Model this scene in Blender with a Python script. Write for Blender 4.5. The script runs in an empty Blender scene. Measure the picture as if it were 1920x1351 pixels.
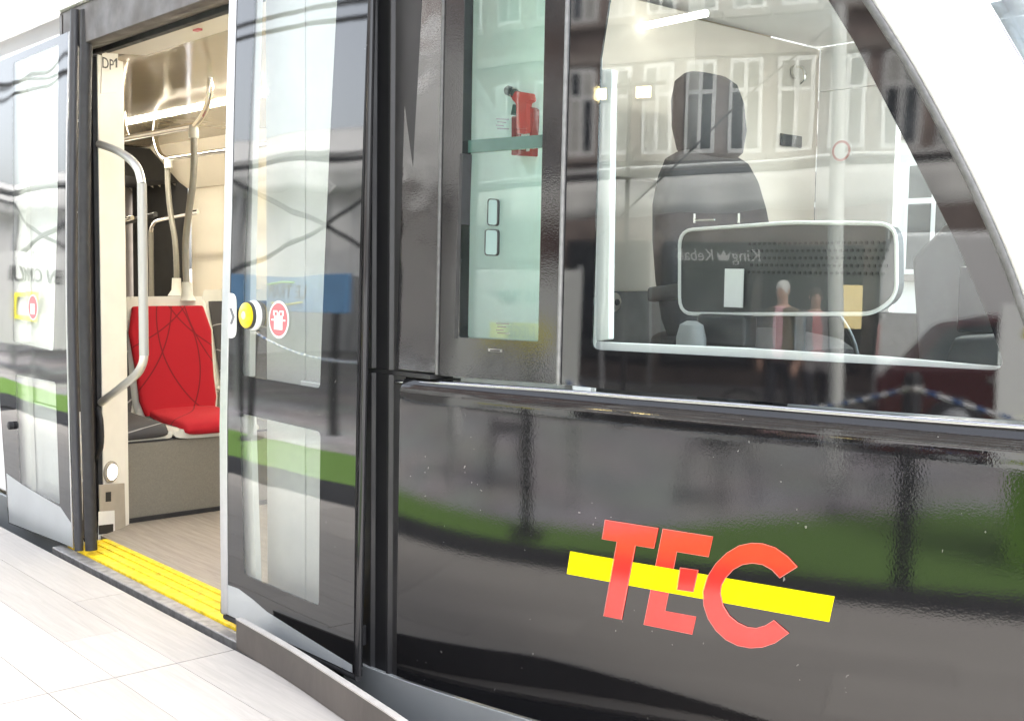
import bpy, bmesh, math, random
from mathutils import Vector, Matrix
from mathutils.geometry import delaunay_2d_cdt
random.seed(7)
R = math.radians
scene = bpy.context.scene
COL = scene.collection

# ------------------------------------------------------------------ camera, sky, sun, exposure
# photograph frame 1920 x 1351; the two horizontal vanishing points (along and across the tram) give the camera
PW, PH, PCX, PCY = 1920.0, 1351.0, 960.0, 675.5
EYE = Vector((0.0, 0.0, 1.17))
_v1 = (-960 - PCX, 481 - PCY); _v2 = (3345 - PCX, 540 - PCY)
FOC = math.sqrt(-(_v1[0] * _v2[0] + _v1[1] * _v2[1]))
_x = -Vector((_v1[0], _v1[1], FOC)).normalized()      # tram axis +X in camera frame (x right, y down, z forward)
_y = Vector((_v2[0], _v2[1], FOC)).normalized()       # towards the tram +Y
_z = _x.cross(_y).normalized()
RT = Matrix((_x, _y, _z))                              # camera frame -> world
right, down, fwd = RT @ Vector((1, 0, 0)), RT @ Vector((0, 1, 0)), RT @ Vector((0, 0, 1))
cam_data = bpy.data.cameras.new('camera')
cam = bpy.data.objects.new('camera', cam_data); COL.objects.link(cam); scene.camera = cam
cam_data.sensor_width = 36.0; cam_data.lens = FOC / PW * 36.0
cam_data.clip_start = 0.05; cam_data.clip_end = 3000
cam.matrix_world = Matrix(((right.x, -down.x, -fwd.x, EYE.x), (right.y, -down.y, -fwd.y, EYE.y),
                           (right.z, -down.z, -fwd.z, EYE.z), (0, 0, 0, 1)))
cam_data.dof.use_dof = True; cam_data.dof.focus_distance = 2.9; cam_data.dof.aperture_fstop = 32.0

SUN_EL, SUN_AZ = 54.0, 48.0       # azimuth clockwise from +Y: hazy sun beyond the tram, its near side in open shade
world = bpy.data.worlds.new('World'); scene.world = world; world.use_nodes = True
wn = world.node_tree; wn.nodes.clear()
sky = wn.nodes.new('ShaderNodeTexSky'); sky.sky_type = 'NISHITA'; sky.sun_disc = False
sky.sun_elevation = R(SUN_EL); sky.sun_rotation = R(SUN_AZ); sky.dust_density = 4.0; sky.air_density = 1.0; sky.ozone_density = 1.0
hs = wn.nodes.new('ShaderNodeHueSaturation'); hs.inputs['Saturation'].default_value = 0.32
bg = wn.nodes.new('ShaderNodeBackground'); bg.inputs['Strength'].default_value = 0.15
wo = wn.nodes.new('ShaderNodeOutputWorld')
wn.links.new(sky.outputs[0], hs.inputs['Color']); wn.links.new(hs.outputs[0], bg.inputs['Color']); wn.links.new(bg.outputs[0], wo.inputs[0])
sun_d = bpy.data.lights.new('sun', 'SUN'); sun_d.energy = 1.5; sun_d.angle = R(14); sun_d.color = (1.0, 0.96, 0.9)
sun = bpy.data.objects.new('sun', sun_d); COL.objects.link(sun)
_sd = Vector((math.sin(R(SUN_AZ)) * math.cos(R(SUN_EL)), math.cos(R(SUN_AZ)) * math.cos(R(SUN_EL)), math.sin(R(SUN_EL))))
sun.rotation_euler = (-_sd).to_track_quat('-Z', 'Y').to_euler(); sun.location = (0, -5, 12)
scene.view_settings.view_transform = 'Standard'; scene.view_settings.look = 'None'
scene.view_settings.exposure = 2.74; scene.view_settings.gamma = 1.0; scene.view_settings.use_curve_mapping = False
scene.cycles.max_bounces = 8; scene.cycles.transparent_max_bounces = 24; scene.cycles.glossy_bounces = 4; scene.cycles.diffuse_bounces = 3
scene.cycles.caustics_reflective = False; scene.cycles.caustics_refractive = False

# ------------------------------------------------------------------ measuring helpers: a photo point to a point on a surface
def ray(px, py): return RT @ Vector(((px - PCX) / FOC, (py - PCY) / FOC, 1.0))
def aY(px, py, Y): d = ray(px, py); return EYE + d * (Y / d.y)
def aX(px, py, X): d = ray(px, py); return EYE + d * (X / d.x)
def aZ(px, py, z): d = ray(px, py); return EYE + d * ((z - EYE.z) / d.z)
def plan(X):
    u = X + 2.45; return 1.775 + 0.13 * (u + math.sqrt(u * u + 0.2))
def skin(X, z): return plan(X) + 0.009 * max(0.0, z - 0.9)
def shoulder(X, z):                                     # the lower panel rolls inwards at its top edge
    t = max(0.0, z - 0.848) / 0.034; b = max(0.0, 0.30 - z)
    return plan(X) + 0.02 * t * t + 0.05 * b * b - 0.012
def off(fun, d): return lambda X, z: fun(X, z) - d
def leaf_fun(X, z): return 1.735 + 0.035 * max(0.0, (z - 0.3) / 1.7) ** 2
def flat(Y): return lambda X, z: Y
def on(px, py, fun):
    d = ray(px, py); lo, hi = 0.3, 9.0
    for _ in range(48):
        m = 0.5 * (lo + hi); p = EYE + d * m
        if p.y > fun(p.x, p.z): hi = m
        else: lo = m
    return EYE + d * lo
def XZ(pts, fun): return [((q := on(px, py, fun)).x, q.z) for px, py in pts]

# ------------------------------------------------------------------ materials
def nt(m): return m.node_tree.nodes, m.node_tree.links
def mat(name, color, rough=0.5, metal=0.0, ior=1.5, coat=0.0, vary=None, bump=None, bump2=None, rvary=None, spec=0.5):
    m = bpy.data.materials.new(name); m.use_nodes = True; N, L = nt(m)
    b = N['Principled BSDF']; b.inputs['Base Color'].default_value = (*color, 1); b.inputs['Roughness'].default_value = rough
    b.inputs['Metallic'].default_value = metal; b.inputs['IOR'].default_value = ior; b.inputs['Coat Weight'].default_value = coat
    b.inputs['Specular IOR Level'].default_value = spec
    tc = N.new('ShaderNodeTexCoord')
    if vary:
        sc, amt = vary
        nz = N.new('ShaderNodeTexNoise'); nz.inputs['Scale'].default_value = sc; nz.inputs['Detail'].default_value = 5
        rp = N.new('ShaderNodeMapRange'); rp.inputs[1].default_value = 0.3; rp.inputs[2].default_value = 0.7
        rp.inputs[3].default_value = 1 - amt; rp.inputs[4].default_value = 1 + amt
        vm = N.new('ShaderNodeVectorMath'); vm.operation = 'SCALE'; vm.inputs[0].default_value = color
        L.new(tc.outputs['Object'], nz.inputs['Vector']); L.new(nz.outputs['Fac'], rp.inputs[0]); L.new(rp.outputs[0], vm.inputs['Scale']); L.new(vm.outputs[0], b.inputs['Base Color'])
    if rvary:
        nz = N.new('ShaderNodeTexNoise'); nz.inputs['Scale'].default_value = rvary[0]; nz.inputs['Detail'].default_value = 4
        rp = N.new('ShaderNodeMapRange'); rp.inputs[1].default_value = 0.35; rp.inputs[2].default_value = 0.7
        rp.inputs[3].default_value = rough; rp.inputs[4].default_value = rough + rvary[1]
        L.new(tc.outputs['Object'], nz.inputs['Vector']); L.new(nz.outputs['Fac'], rp.inputs[0]); L.new(rp.outputs[0], b.inputs['Roughness'])
    prev = None
    for bb in (bump, bump2):
        if not bb: continue
        nz = N.new('ShaderNodeTexNoise'); nz.inputs['Scale'].default_value = bb[0]; nz.inputs['Detail'].default_value = bb[2] if len(bb) > 2 else 2
        bp = N.new('ShaderNodeBump'); bp.inputs['Distance'].default_value = bb[1]; bp.inputs['Strength'].default_value = 1.0
        L.new(tc.outputs['Object'], nz.inputs['Vector']); L.new(nz.outputs['Fac'], bp.inputs['Height'])
        if prev: L.new(prev.outputs[0], bp.inputs['Normal'])
        prev = bp
    if prev: L.new(prev.outputs[0], b.inputs['Normal'])
    return m
def emit(name, color, s):
    m = bpy.data.materials.new(name); m.use_nodes = True; b = nt(m)[0]['Principled BSDF']
    b.inputs['Base Color'].default_value = (*color, 1); b.inputs['Emission Color'].default_value = (*color, 1); b.inputs['Emission Strength'].default_value = s
    return m
def glass(name, tint, ior=1.52, rough=0.0, wave=None, veil=0.0):
    m = bpy.data.materials.new(name); m.use_nodes = True; N, L = nt(m); N.remove(N['Principled BSDF'])
    fr = N.new('ShaderNodeFresnel'); ge = N.new('ShaderNodeNewGeometry'); pw = N.new('ShaderNodeMath'); pw.operation = 'POWER'; pw.inputs[0].default_value = ior
    mm_ = N.new('ShaderNodeMath'); mm_.operation = 'MULTIPLY_ADD'; mm_.inputs[1].default_value = -2; mm_.inputs[2].default_value = 1
    L.new(ge.outputs['Backfacing'], mm_.inputs[0]); L.new(mm_.outputs[0], pw.inputs[1]); L.new(pw.outputs[0], fr.inputs['IOR'])   # a thin pane: both faces reflect alike
    tr = N.new('ShaderNodeBsdfTransparent'); tr.inputs[0].default_value = (*tint, 1)
    gl = N.new('ShaderNodeBsdfGlossy'); gl.inputs['Roughness'].default_value = rough
    mx = N.new('ShaderNodeMixShader'); out = N['Material Output']
    if wave:
        tc = N.new('ShaderNodeTexCoord'); prev = None
        for sc, ds in wave:
            nz = N.new('ShaderNodeTexNoise'); nz.inputs['Scale'].default_value = sc; nz.inputs['Detail'].default_value = 1
            bp = N.new('ShaderNodeBump'); bp.inputs['Distance'].default_value = ds
            L.new(tc.outputs['Object'], nz.inputs['Vector']); L.new(nz.outputs['Fac'], bp.inputs['Height'])
            if prev: L.new(prev.outputs[0], bp.inputs['Normal'])
            prev = bp
        L.new(prev.outputs[0], gl.inputs['Normal']); L.new(prev.outputs[0], fr.inputs['Normal'])
    base = tr
    if veil:                                             # a thin film of dust and wiping marks on the pane
        tc2 = N.new('ShaderNodeTexCoord'); nz = N.new('ShaderNodeTexNoise'); nz.inputs['Scale'].default_value = 9; nz.inputs['Detail'].default_value = 8; nz.inputs['Roughness'].default_value = 0.7
        mr = N.new('ShaderNodeMapRange'); mr.inputs[1].default_value = 0.45; mr.inputs[2].default_value = 0.8; mr.inputs[3].default_value = veil * .25; mr.inputs[4].default_value = veil
        df = N.new('ShaderNodeBsdfDiffuse'); df.inputs[0].default_value = (.7, .7, .7, 1); m2 = N.new('ShaderNodeMixShader')
        L.new(tc2.outputs['Object'], nz.inputs['Vector']); L.new(nz.outputs['Fac'], mr.inputs[0]); L.new(mr.outputs[0], m2.inputs[0])
        L.new(tr.outputs[0], m2.inputs[1]); L.new(df.outputs[0], m2.inputs[2]); base = m2
    L.new(fr.outputs[0], mx.inputs[0]); L.new(base.outputs[0], mx.inputs[1]); L.new(gl.outputs[0], mx.inputs[2]); L.new(mx.outputs[0], out.inputs[0])
    return m

def paint_black(name, wave, dirt=True, peel=(320, 0.00012), ior=1.75, rough=.012):
    m = mat(name, (0.006, 0.006, 0.007), rough, ior=ior, bump=(wave[0], wave[1], 1), bump2=peel)
    if dirt:                                             # dried specks and fine scratches
        N, L = nt(m); b = N['Principled BSDF']; tc = N.new('ShaderNodeTexCoord')
        vo = N.new('ShaderNodeTexVoronoi'); vo.inputs['Scale'].default_value = 62; vo.inputs['Randomness'].default_value = 1
        n2 = N.new('ShaderNodeTexNoise'); n2.inputs['Scale'].default_value = 7; n2.inputs['Detail'].default_value = 6
        lt = N.new('ShaderNodeMath'); lt.operation = 'LESS_THAN'; lt.inputs[1].default_value = 0.075
        gt = N.new('ShaderNodeMath'); gt.operation = 'GREATER_THAN'; gt.inputs[1].default_value = 0.585
        mu = N.new('ShaderNodeMath'); mu.operation = 'MULTIPLY'
        mc = N.new('ShaderNodeMix'); mc.data_type = 'RGBA'; mc.inputs[6].default_value = (0.008, 0.008, 0.009, 1); mc.inputs[7].default_value = (0.22, 0.21, 0.20, 1)
        mp = N.new('ShaderNodeMapping'); mp.inputs['Scale'].default_value = (1.0, 1.0, .45); mp.inputs['Rotation'].default_value = (0, .5, 0)
        n3 = N.new('ShaderNodeTexNoise'); n3.inputs['Scale'].default_value = 40; va = N.new('ShaderNodeVectorMath'); va.operation = 'MULTIPLY_ADD'; va.inputs[1].default_value = (.03, .03, .03)
        L.new(tc.outputs['Object'], n3.inputs['Vector']); L.new(n3.outputs['Color'], va.inputs[0]); L.new(tc.outputs['Object'], va.inputs[2]); L.new(va.outputs[0], mp.inputs[0]); L.new(mp.outputs[0], vo.inputs['Vector']); L.new(tc.outputs['Object'], n2.inputs['Vector'])
        L.new(vo.outputs['Distance'], lt.inputs[0]); L.new(n2.outputs['Fac'], gt.inputs[0]); L.new(lt.outputs[0], mu.inputs[0]); L.new(gt.outputs[0], mu.inputs[1])
        L.new(mu.outputs[0], mc.inputs[0]); L.new(mc.outputs[2], b.inputs['Base Color'])
    return m

def glow_panel(name, color, t):                        # white panel made translucent so lamps behind brighten it
    m = mat(name, color, .4); N, L = nt(m); tr = N.new('ShaderNodeBsdfTranslucent'); tr.inputs[0].default_value = (*color, 1)
    mx = N.new('ShaderNodeMixShader'); mx.inputs[0].default_value = t; L.new(N['Principled BSDF'].outputs[0], mx.inputs[1]); L.new(tr.outputs[0], mx.inputs[2]); L.new(mx.outputs[0], N['Material Output'].inputs[0]); return m
M = {}
M['black_panel'] = paint_black('gloss_black_panel', (2.2, 0.0005), True, (210, 0.00006), 1.58, .012)
M['black_frame'] = paint_black('gloss_black_frame', (5, 0.0012), False, (230, 0.00012), 1.65, .02)
M['frit'] = paint_black('black_printed_glass', (2.6, 0.0006), False, (400, 0.00001), 1.7, .0)
M['door_frit'] = paint_black('black_door_glass', (1.7, 0.0042), True, (400, 0.00001), 1.72, .0)
M['door_glass'] = glass('door_clear_glass', (.93, .95, .94), 1.6, wave=((1.7, .0042),), veil=0.06)
M['cab_glass'] = glass('cab_clear_glass', (.93, .96, .95), 1.55, wave=((2.6, .0006),), veil=0.03)
M['mint_glass'] = glass('green_tinted_glass', (.87, .985, .955), 1.42, veil=0.05)
M['screen_glass'] = glass('windscreen_glass', (.80, .88, .93), 1.7)
M['white_shell'] = mat('white_gloss_shell', (.80, .80, .79), .16, coat=.5, bump=(3, .001))
M['white_trim'] = mat('white_trim', (.80, .79, .77), .35, vary=(6, .03))
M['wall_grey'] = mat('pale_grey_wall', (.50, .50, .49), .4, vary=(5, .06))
M['silver'] = mat('silver_paint', (.50, .53, .54), .32, .35, bump=(400, .00006), vary=(5, .05))
M['alu'] = mat('anodised_aluminium', (.55, .56, .57), .34, .85, vary=(30, .05))
M['chrome'] = mat('polished_steel', (.86, .83, .77), .10, 1.0)
M['belt'] = mat('bright_belt_moulding', (.40, .41, .43), .16, 1.0, bump=(60, .0004))
M['seal'] = mat('grey_rubber_seal', (.10, .10, .10), .55, vary=(60, .2))
M['seal_grey'] = mat('dull_grey_seal', (.20, .20, .20), .4, .3, vary=(40, .2))
M['rubber'] = mat('black_rubber', (.022, .022, .024), .5, vary=(40, .25), rvary=(20, .2))
M['edge_rubber'] = mat('door_edge_rubber', (.045, .045, .05), .38, rvary=(30, .2))
M['dark_alu'] = mat('dark_bronze_frame', (.095, .085, .08), .42, .35, vary=(14, .22), rvary=(10, .2), bump=(120, .0002))
M['pocket'] = mat('black_profile', (.02, .02, .022), .33, rvary=(8, .2), bump=(200, .0001))
M['satin'] = mat('satin_steel', (.80, .79, .75), .34, .55)
M['cream'] = mat('cream_panel', (.74, .68, .56), .38, vary=(3, .04))
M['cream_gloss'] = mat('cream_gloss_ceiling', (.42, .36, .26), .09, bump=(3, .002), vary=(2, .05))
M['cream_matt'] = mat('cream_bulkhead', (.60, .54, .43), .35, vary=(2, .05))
M['cream_white'] = mat('ivory_post', (.88, .86, .80), .34, vary=(8, .04))
M['warm_grey'] = mat('warm_grey_laminate', (.215, .20, .17), .55, vary=(160, .10), bump=(300, .0001))
M['taupe'] = mat('taupe_plastic', (.42, .38, .32), .5, vary=(20, .06))
M['gangway'] = mat('brown_grey_arch', (.20, .175, .15), .5, vary=(8, .1))
M['bellows'] = mat('black_bellows', (.018, .017, .017), .7, vary=(10, .2))
M['sleeve'] = mat('grey_pole_sleeve', (.24, .23, .20), .34, .2, vary=(40, .06))
M['shell_grey'] = mat('pale_seat_shell', (.62, .62, .57), .38, vary=(10, .04))
M['yellow'] = mat('yellow_threshold', (.84, .60, .006), .36, vary=(34, .30), bump=(90, .0006), rvary=(25, .25))
M['sill_grey'] = mat('worn_aluminium_sill', (.30, .29, .28), .5, .5, vary=(30, .3), bump=(80, .0008))
M['button'] = mat('yellow_button', (.90, .66, .0), .3, coat=.4)
M['button_spot'] = mat('pale_button_centre', (.92, .86, .45), .4)
M['white_print'] = mat('white_vinyl', (.84, .84, .83), .42, vary=(30, .02))
M['grey_print'] = mat('grey_print', (.16, .16, .18), .5)
M['black_print'] = mat('black_print', (.02, .02, .02), .5)
M['red_print'] = mat('red_sticker', (.60, .15, .17), .4)
M['faded_red'] = mat('faded_red_print', (.62, .35, .33), .5)
M['logo_red'] = mat('red_vinyl', (.60, .022, .016), .09, ior=1.6, bump=(2.2, .0005, 1), bump2=(210, .00005))
M['logo_edge'] = mat('red_vinyl_edge', (.72, .20, .17), .25)
M['logo_yellow'] = mat('yellow_vinyl', (.92, .80, .0), .3, ior=1.3, spec=.25)
M['hammer_red'] = mat('red_plastic', (.80, .05, .04), .32)
M['dark_plastic'] = mat('dark_plastic', (.035, .036, .038), .42, vary=(30, .2))
M['mid_plastic'] = mat('grey_plastic', (.30, .31, .31), .38, vary=(20, .05))
M['cab_beige'] = mat('cab_beige_wall', (.56, .51, .44), .5, vary=(4, .05))
M['seat_cloth'] = mat('charcoal_seat_cloth', (.028, .028, .031), .85, vary=(180, .3), bump=(500, .0006))
M['led'] = emit('led_strip', (1.0, .93, .78), 18.0)
M['cab_fill_led'] = emit('cab_light', (1.0, .96, .88), 4.0)
M['spot_led'] = emit('door_light', (1.0, .97, .9), 3.0)
M['flood'] = emit('floodlight_lens', (1.0, .80, .35), 14.0)
M['screen'] = emit('blue_screen', (.10, .28, .60), .9)

def plank_mat(name, base, amt):
    m = mat(name, base, .48, spec=.4); N, L = nt(m); b = N['Principled BSDF']
    tc = N.new('ShaderNodeTexCoord'); oi = N.new('ShaderNodeObjectInfo')
    mp = N.new('ShaderNodeMapping'); mp.inputs['Scale'].default_value = (1.6, 26, 1)
    ad = N.new('ShaderNodeVectorMath'); ad.operation = 'ADD'; ml = N.new('ShaderNodeVectorMath'); ml.operation = 'SCALE'; ml.inputs['Scale'].default_value = 37.0
    cx = N.new('ShaderNodeCombineXYZ')
    for i in range(3): L.new(oi.outputs['Random'], cx.inputs[i])
    L.new(cx.outputs[0], ml.inputs[0]); L.new(tc.outputs['Object'], ad.inputs[0]); L.new(ml.outputs[0], ad.inputs[1]); L.new(ad.outputs[0], mp.inputs[0])
    n1 = N.new('ShaderNodeTexNoise'); n1.inputs['Scale'].default_value = 2.2; n1.inputs['Detail'].default_value = 8; n1.inputs['Roughness'].default_value = .68; n1.inputs['Distortion'].default_value = .6
    L.new(mp.outputs[0], n1.inputs['Vector'])
    mr = N.new('ShaderNodeMapRange'); mr.inputs[1].default_value = .3; mr.inputs[2].default_value = .72; mr.inputs[3].default_value = 1 - amt; mr.inputs[4].default_value = 1 + amt * .4
    rv = N.new('ShaderNodeMapRange'); rv.inputs[3].default_value = 1 - amt * .55; rv.inputs[4].default_value = 1 + amt * .3
    mu = N.new('ShaderNodeMath'); mu.operation = 'MULTIPLY'; vs = N.new('ShaderNodeVectorMath'); vs.operation = 'SCALE'; vs.inputs[0].default_value = base
    L.new(n1.outputs['Fac'], mr.inputs[0]); L.new(oi.outputs['Random'], rv.inputs[0]); L.new(mr.outputs[0], mu.inputs[0]); L.new(rv.outputs[0], mu.inputs[1]); L.new(mu.outputs[0], vs.inputs['Scale']); L.new(vs.outputs[0], b.inputs['Base Color'])
    bp = N.new('ShaderNodeBump'); bp.inputs['Distance'].default_value = .0008; L.new(n1.outputs['Fac'], bp.inputs['Height']); L.new(bp.outputs[0], b.inputs['Normal'])
    return m
M['plank'] = plank_mat('washed_oak_laminate', (.47, .44, .405), .17)
M['board'] = plank_mat('dark_grey_board', (.085, .073, .064), .35)
M['inner_floor'] = plank_mat('tram_vinyl_floor', (.40, .35, .30), .35)

def arcs_mat(name, base, line, arcs, w):                 # printed seat cloth: thin crossing arcs
    m = mat(name, base, .9, bump=(700, .0005)); N, L = nt(m); b = N['Principled BSDF']; tc = N.new('ShaderNodeTexCoord'); sep = N.new('ShaderNodeSeparateXYZ')
    L.new(tc.outputs['Object'], sep.inputs[0]); cb = N.new('ShaderNodeCombineXYZ'); L.new(sep.outputs[1], cb.inputs[0]); 
    hz = N.new('ShaderNodeMath'); hz.operation = 'SUBTRACT'; L.new(sep.outputs[2], hz.inputs[0]); L.new(sep.outputs[0], hz.inputs[1]); L.new(hz.outputs[0], cb.inputs[1])
    last = None
    for cx_, cy_, r_ in arcs:
        ds = N.new('ShaderNodeVectorMath'); ds.operation = 'DISTANCE'; ds.inputs[1].default_value = (cx_, cy_, 0); L.new(cb.outputs[0], ds.inputs[0])
        s = N.new('ShaderNodeMath'); s.operation = 'SUBTRACT'; s.inputs[1].default_value = r_; L.new(ds.outputs['Value'], s.inputs[0])
        a = N.new('ShaderNodeMath'); a.operation = 'ABSOLUTE'; L.new(s.outputs[0], a.inputs[0])
        if last is None: last = a
        else:
            mn = N.new('ShaderNodeMath'); mn.operation = 'MINIMUM'; L.new(last.outputs[0], mn.inputs[0]); L.new(a.outputs[0], mn.inputs[1]); last = mn
    mr = N.new('ShaderNodeMapRange'); mr.inputs[1].default_value = w * .5; mr.inputs[2].default_value = w; L.new(last.outputs[0], mr.inputs[0])
    mc = N.new('ShaderNodeMix'); mc.data_type = 'RGBA'; mc.inputs[6].default_value = (*line, 1); mc.inputs[7].default_value = (*base, 1)
    L.new(mr.outputs[0], mc.inputs[0]); L.new(mc.outputs[2], b.inputs['Base Color'])
    return m
_arcs = [(2.565 + a, 5.75 + b, c) for a, b, c in [(-.62, .35, .75), (.72, .55, .80), (.55, .95, .62), (-.5, 1.1, .72), (.05, -.4, 1.22), (-.85, .75, .86), (.95, .8, .88)]]
M['red_cloth'] = arcs_mat('red_seat_cloth', (.40, .004, .014), (.17, .003, .008), _arcs, .005)
M['dark_cloth'] = arcs_mat('charcoal_patterned_cloth', (.06, .058, .062), (.32, .32, .32), _arcs, .005)

# ------------------------------------------------------------------ mesh helpers
def wloc(o):
    v = Vector((0, 0, 0))
    while o is not None: v += o.location; o = o.parent
    return v
def obj(name, me, m, parent=None, smooth=False, bevel=0.0, seg=2, sharp=35):
    if m is not None:
        for x in (m if isinstance(m, (list, tuple)) else [m]): me.materials.append(x)
    if smooth:
        me.polygons.foreach_set('use_smooth', [True] * len(me.polygons)); me.set_sharp_from_angle(angle=R(sharp))
    o = bpy.data.objects.new(name, me); COL.objects.link(o)
    if parent is not None: o.parent = parent; o.location = -wloc(parent)
    if bevel:
        b = o.modifiers.new('edge', 'BEVEL'); b.width = bevel; b.segments = seg; b.limit_method = 'ANGLE'; b.angle_limit = R(40); b.harden_normals = True
        me.polygons.foreach_set('use_smooth', [True] * len(me.polygons))
        if not smooth: me.set_sharp_from_angle(angle=R(35))
    return o
def raw(name, vs, fs, m, parent=None, **k):
    me = bpy.data.meshes.new(name); me.from_pydata([tuple(v) for v in vs], [], fs); me.update()
    bm = bmesh.new(); bm.from_mesh(me); bmesh.ops.recalc_face_normals(bm, faces=bm.faces); bm.to_mesh(me); bm.free()
    return obj(name, me, m, parent, **k)
def box(name, lo, hi, m, parent=None, bevel=0.004, **k):
    (a, b, c), (d, e, f) = lo, hi
    vs = [(a, b, c), (d, b, c), (d, e, c), (a, e, c), (a, b, f), (d, b, f), (d, e, f), (a, e, f)]
    return raw(name, vs, [(0, 3, 2, 1), (4, 5, 6, 7), (0, 1, 5, 4), (1, 2, 6, 5), (2, 3, 7, 6), (3, 0, 4, 7)], m, parent, bevel=bevel, **k)
def prism(name, poly, vec, m, parent=None, **k):          # closed 3-D polygon pushed along a vector
    n = len(poly); vs = [Vector(p) for p in poly] + [Vector(p) + Vector(vec) for p in poly]
    fs = [tuple(range(n)), tuple(range(2 * n - 1, n - 1, -1))] + [(i, (i + 1) % n, n + (i + 1) % n, n + i) for i in range(n)]
    return raw(name, vs, fs, m, parent, **k)
def spline(pts, n=6):
    P = [Vector(p) for p in pts]; out = []
    for i in range(len(P) - 1):
        a, b, c, d = P[max(0, i - 1)], P[i], P[i + 1], P[min(len(P) - 1, i + 2)]
        for k in range(n):
            t = k / n; out.append(.5 * ((2 * b) + (c - a) * t + (2 * a - 5 * b + 4 * c - d) * t * t + (3 * b - a - 3 * c + d) * t ** 3))
    out.append(P[-1]); return out
def tube_data(pts, r, seg=10):
    P = [Vector(p) for p in pts]; n = len(P); rr = r if isinstance(r, (list, tuple)) else [r] * n
    T = [(P[min(i + 1, n - 1)] - P[max(i - 1, 0)]).normalized() for i in range(n)]
    u = T[0].orthogonal().normalized(); vs = []; fs = []
    for i in range(n):
        u = (u - T[i] * u.dot(T[i])).normalized(); v = T[i].cross(u)
        for k in range(seg):
            a = 2 * math.pi * k / seg; vs.append(P[i] + (u * math.cos(a) + v * math.sin(a)) * rr[i])
    for i in range(n - 1):
        for k in range(seg): fs.append((i * seg + k, i * seg + (k + 1) % seg, (i + 1) * seg + (k + 1) % seg, (i + 1) * seg + k))
    fs.append(tuple(range(seg))[::-1]); fs.append(tuple((n - 1) * seg + k for k in range(seg)))
    return vs, fs
def tube(name, pts, r, m, parent=None, seg=10, **k):
    vs, fs = tube_data(pts, r, seg); return raw(name, vs, fs, m, parent, smooth=True, sharp=50, **k)
def lathe(name, prof, m, parent=None, seg=24, base=(0, 0, 0), axis=(0, 0, 1), sc=(1, 1, 1), **k):   # prof: (radius, along axis)
    q = Vector((0, 0, 1)).rotation_difference(Vector(axis)); vs = []; fs = []; n = len(prof)
    for r, h in prof:
        for s in range(seg):
            a = 2 * math.pi * s / seg; v = q @ Vector((r * math.cos(a), r * math.sin(a), h)); vs.append(Vector(base) + Vector((v.x * sc[0], v.y * sc[1], v.z * sc[2])))
    for i in range(n - 1):
        for s in range(seg): fs.append((i * seg + s, i * seg + (s + 1) % seg, (i + 1) * seg + (s + 1) % seg, (i + 1) * seg + s))
    fs.append(tuple(range(seg))[::-1]); fs.append(tuple((n - 1) * seg + s for s in range(seg)))
    return raw(name, vs, fs, m, parent, smooth=True, sharp=40, **k)
def rounded(poly, r, n=5):
    out = []; N = len(poly)
    for i in range(N):
        p = Vector(poly[i]); ri = r[i] if isinstance(r, (list, tuple)) else r
        if ri <= 0: out.append(tuple(p)); continue
        a = Vector(poly[i - 1]) - p; b = Vector(poly[(i + 1) % N]) - p
        d = min(ri, a.length * .45, b.length * .45); A = p + a.normalized() * d; B = p + b.normalized() * d
        for k in range(n + 1):
            t = k / n; out.append(tuple(A * (1 - t) ** 2 + p * 2 * t * (1 - t) + B * t * t))
    return out
def inside(p, poly):
    x, y = p; c = False; j = len(poly) - 1
    for i in range(len(poly)):
        xi, yi = poly[i]; xj, yj = poly[j]
        if (yi > y) != (yj > y) and x < (xj - xi) * (y - yi) / (yj - yi) + xi: c = not c
        j = i
    return c
def dens(poly, step):
    out = []
    for i in range(len(poly)):
        a = Vector(poly[i]); b = Vector(poly[(i + 1) % len(poly)]); n = max(1, int((b - a).length / step))
        for k in range(n): out.append(tuple(a + (b - a) * k / n))
    return out
def patch(name, outer, holes, fun, th, m, parent=None, step=0.07, bevel=0.0, **k):
    """sheet whose outline lives in (X, z), bent onto Y = fun(X, z), with real thickness th"""
    outer = dens(outer, step); holes = [dens(h, step) for h in holes]
    V = []; Ed = []
    for loop in [outer] + holes:
        s = len(V); V += loop; Ed += [(s + i, s + (i + 1) % len(loop)) for i in range(len(loop))]
    xs = [p[0] for p in outer]; zs = [p[1] for p in outer]; bnd = list(V)
    nx = int((max(xs) - min(xs)) / step); nz = int((max(zs) - min(zs)) / step)
    for i in range(1, nx + 1):
        for j in range(1, nz + 1):
            p = (min(xs) + i * step, min(zs) + j * step)
            if inside(p, outer) and not any(inside(p, h) for h in holes) and all((p[0] - q[0]) ** 2 + (p[1] - q[1]) ** 2 > (.45 * step) ** 2 for q in bnd): V.append(p)
    rv, _, rf, *_r = delaunay_2d_cdt([Vector(p) for p in V], Ed, [], 0, 1e-6)
    F = []
    for f in rf:
        c = (sum(rv[i].x for i in f) / len(f), sum(rv[i].y for i in f) / len(f))
        if inside(c, outer) and not any(inside(c, h) for h in holes): F.append(tuple(f))
    used = sorted({i for f in F for i in f}); ix = {v: n for n, v in enumerate(used)}; n = len(used)
    vs = [(rv[i].x, fun(rv[i].x, rv[i].y), rv[i].y) for i in used] + [(rv[i].x, fun(rv[i].x, rv[i].y) + th, rv[i].y) for i in used]
    fs = []; cnt = {}
    for f in F:
        g = [ix[i] for i in f]; fs.append(tuple(g)); fs.append(tuple(n + i for i in reversed(g)))
        for a in range(len(g)):
            e = (g[a], g[(a + 1) % len(g)]); cnt[e] = cnt.get(e, 0) + 1
    for a, b in list(cnt):
        if (b, a) not in cnt: fs.append((b, a, n + a, n + b))
    return raw(name, vs, fs, m, parent, smooth=True, sharp=40, bevel=bevel, **k)
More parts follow.
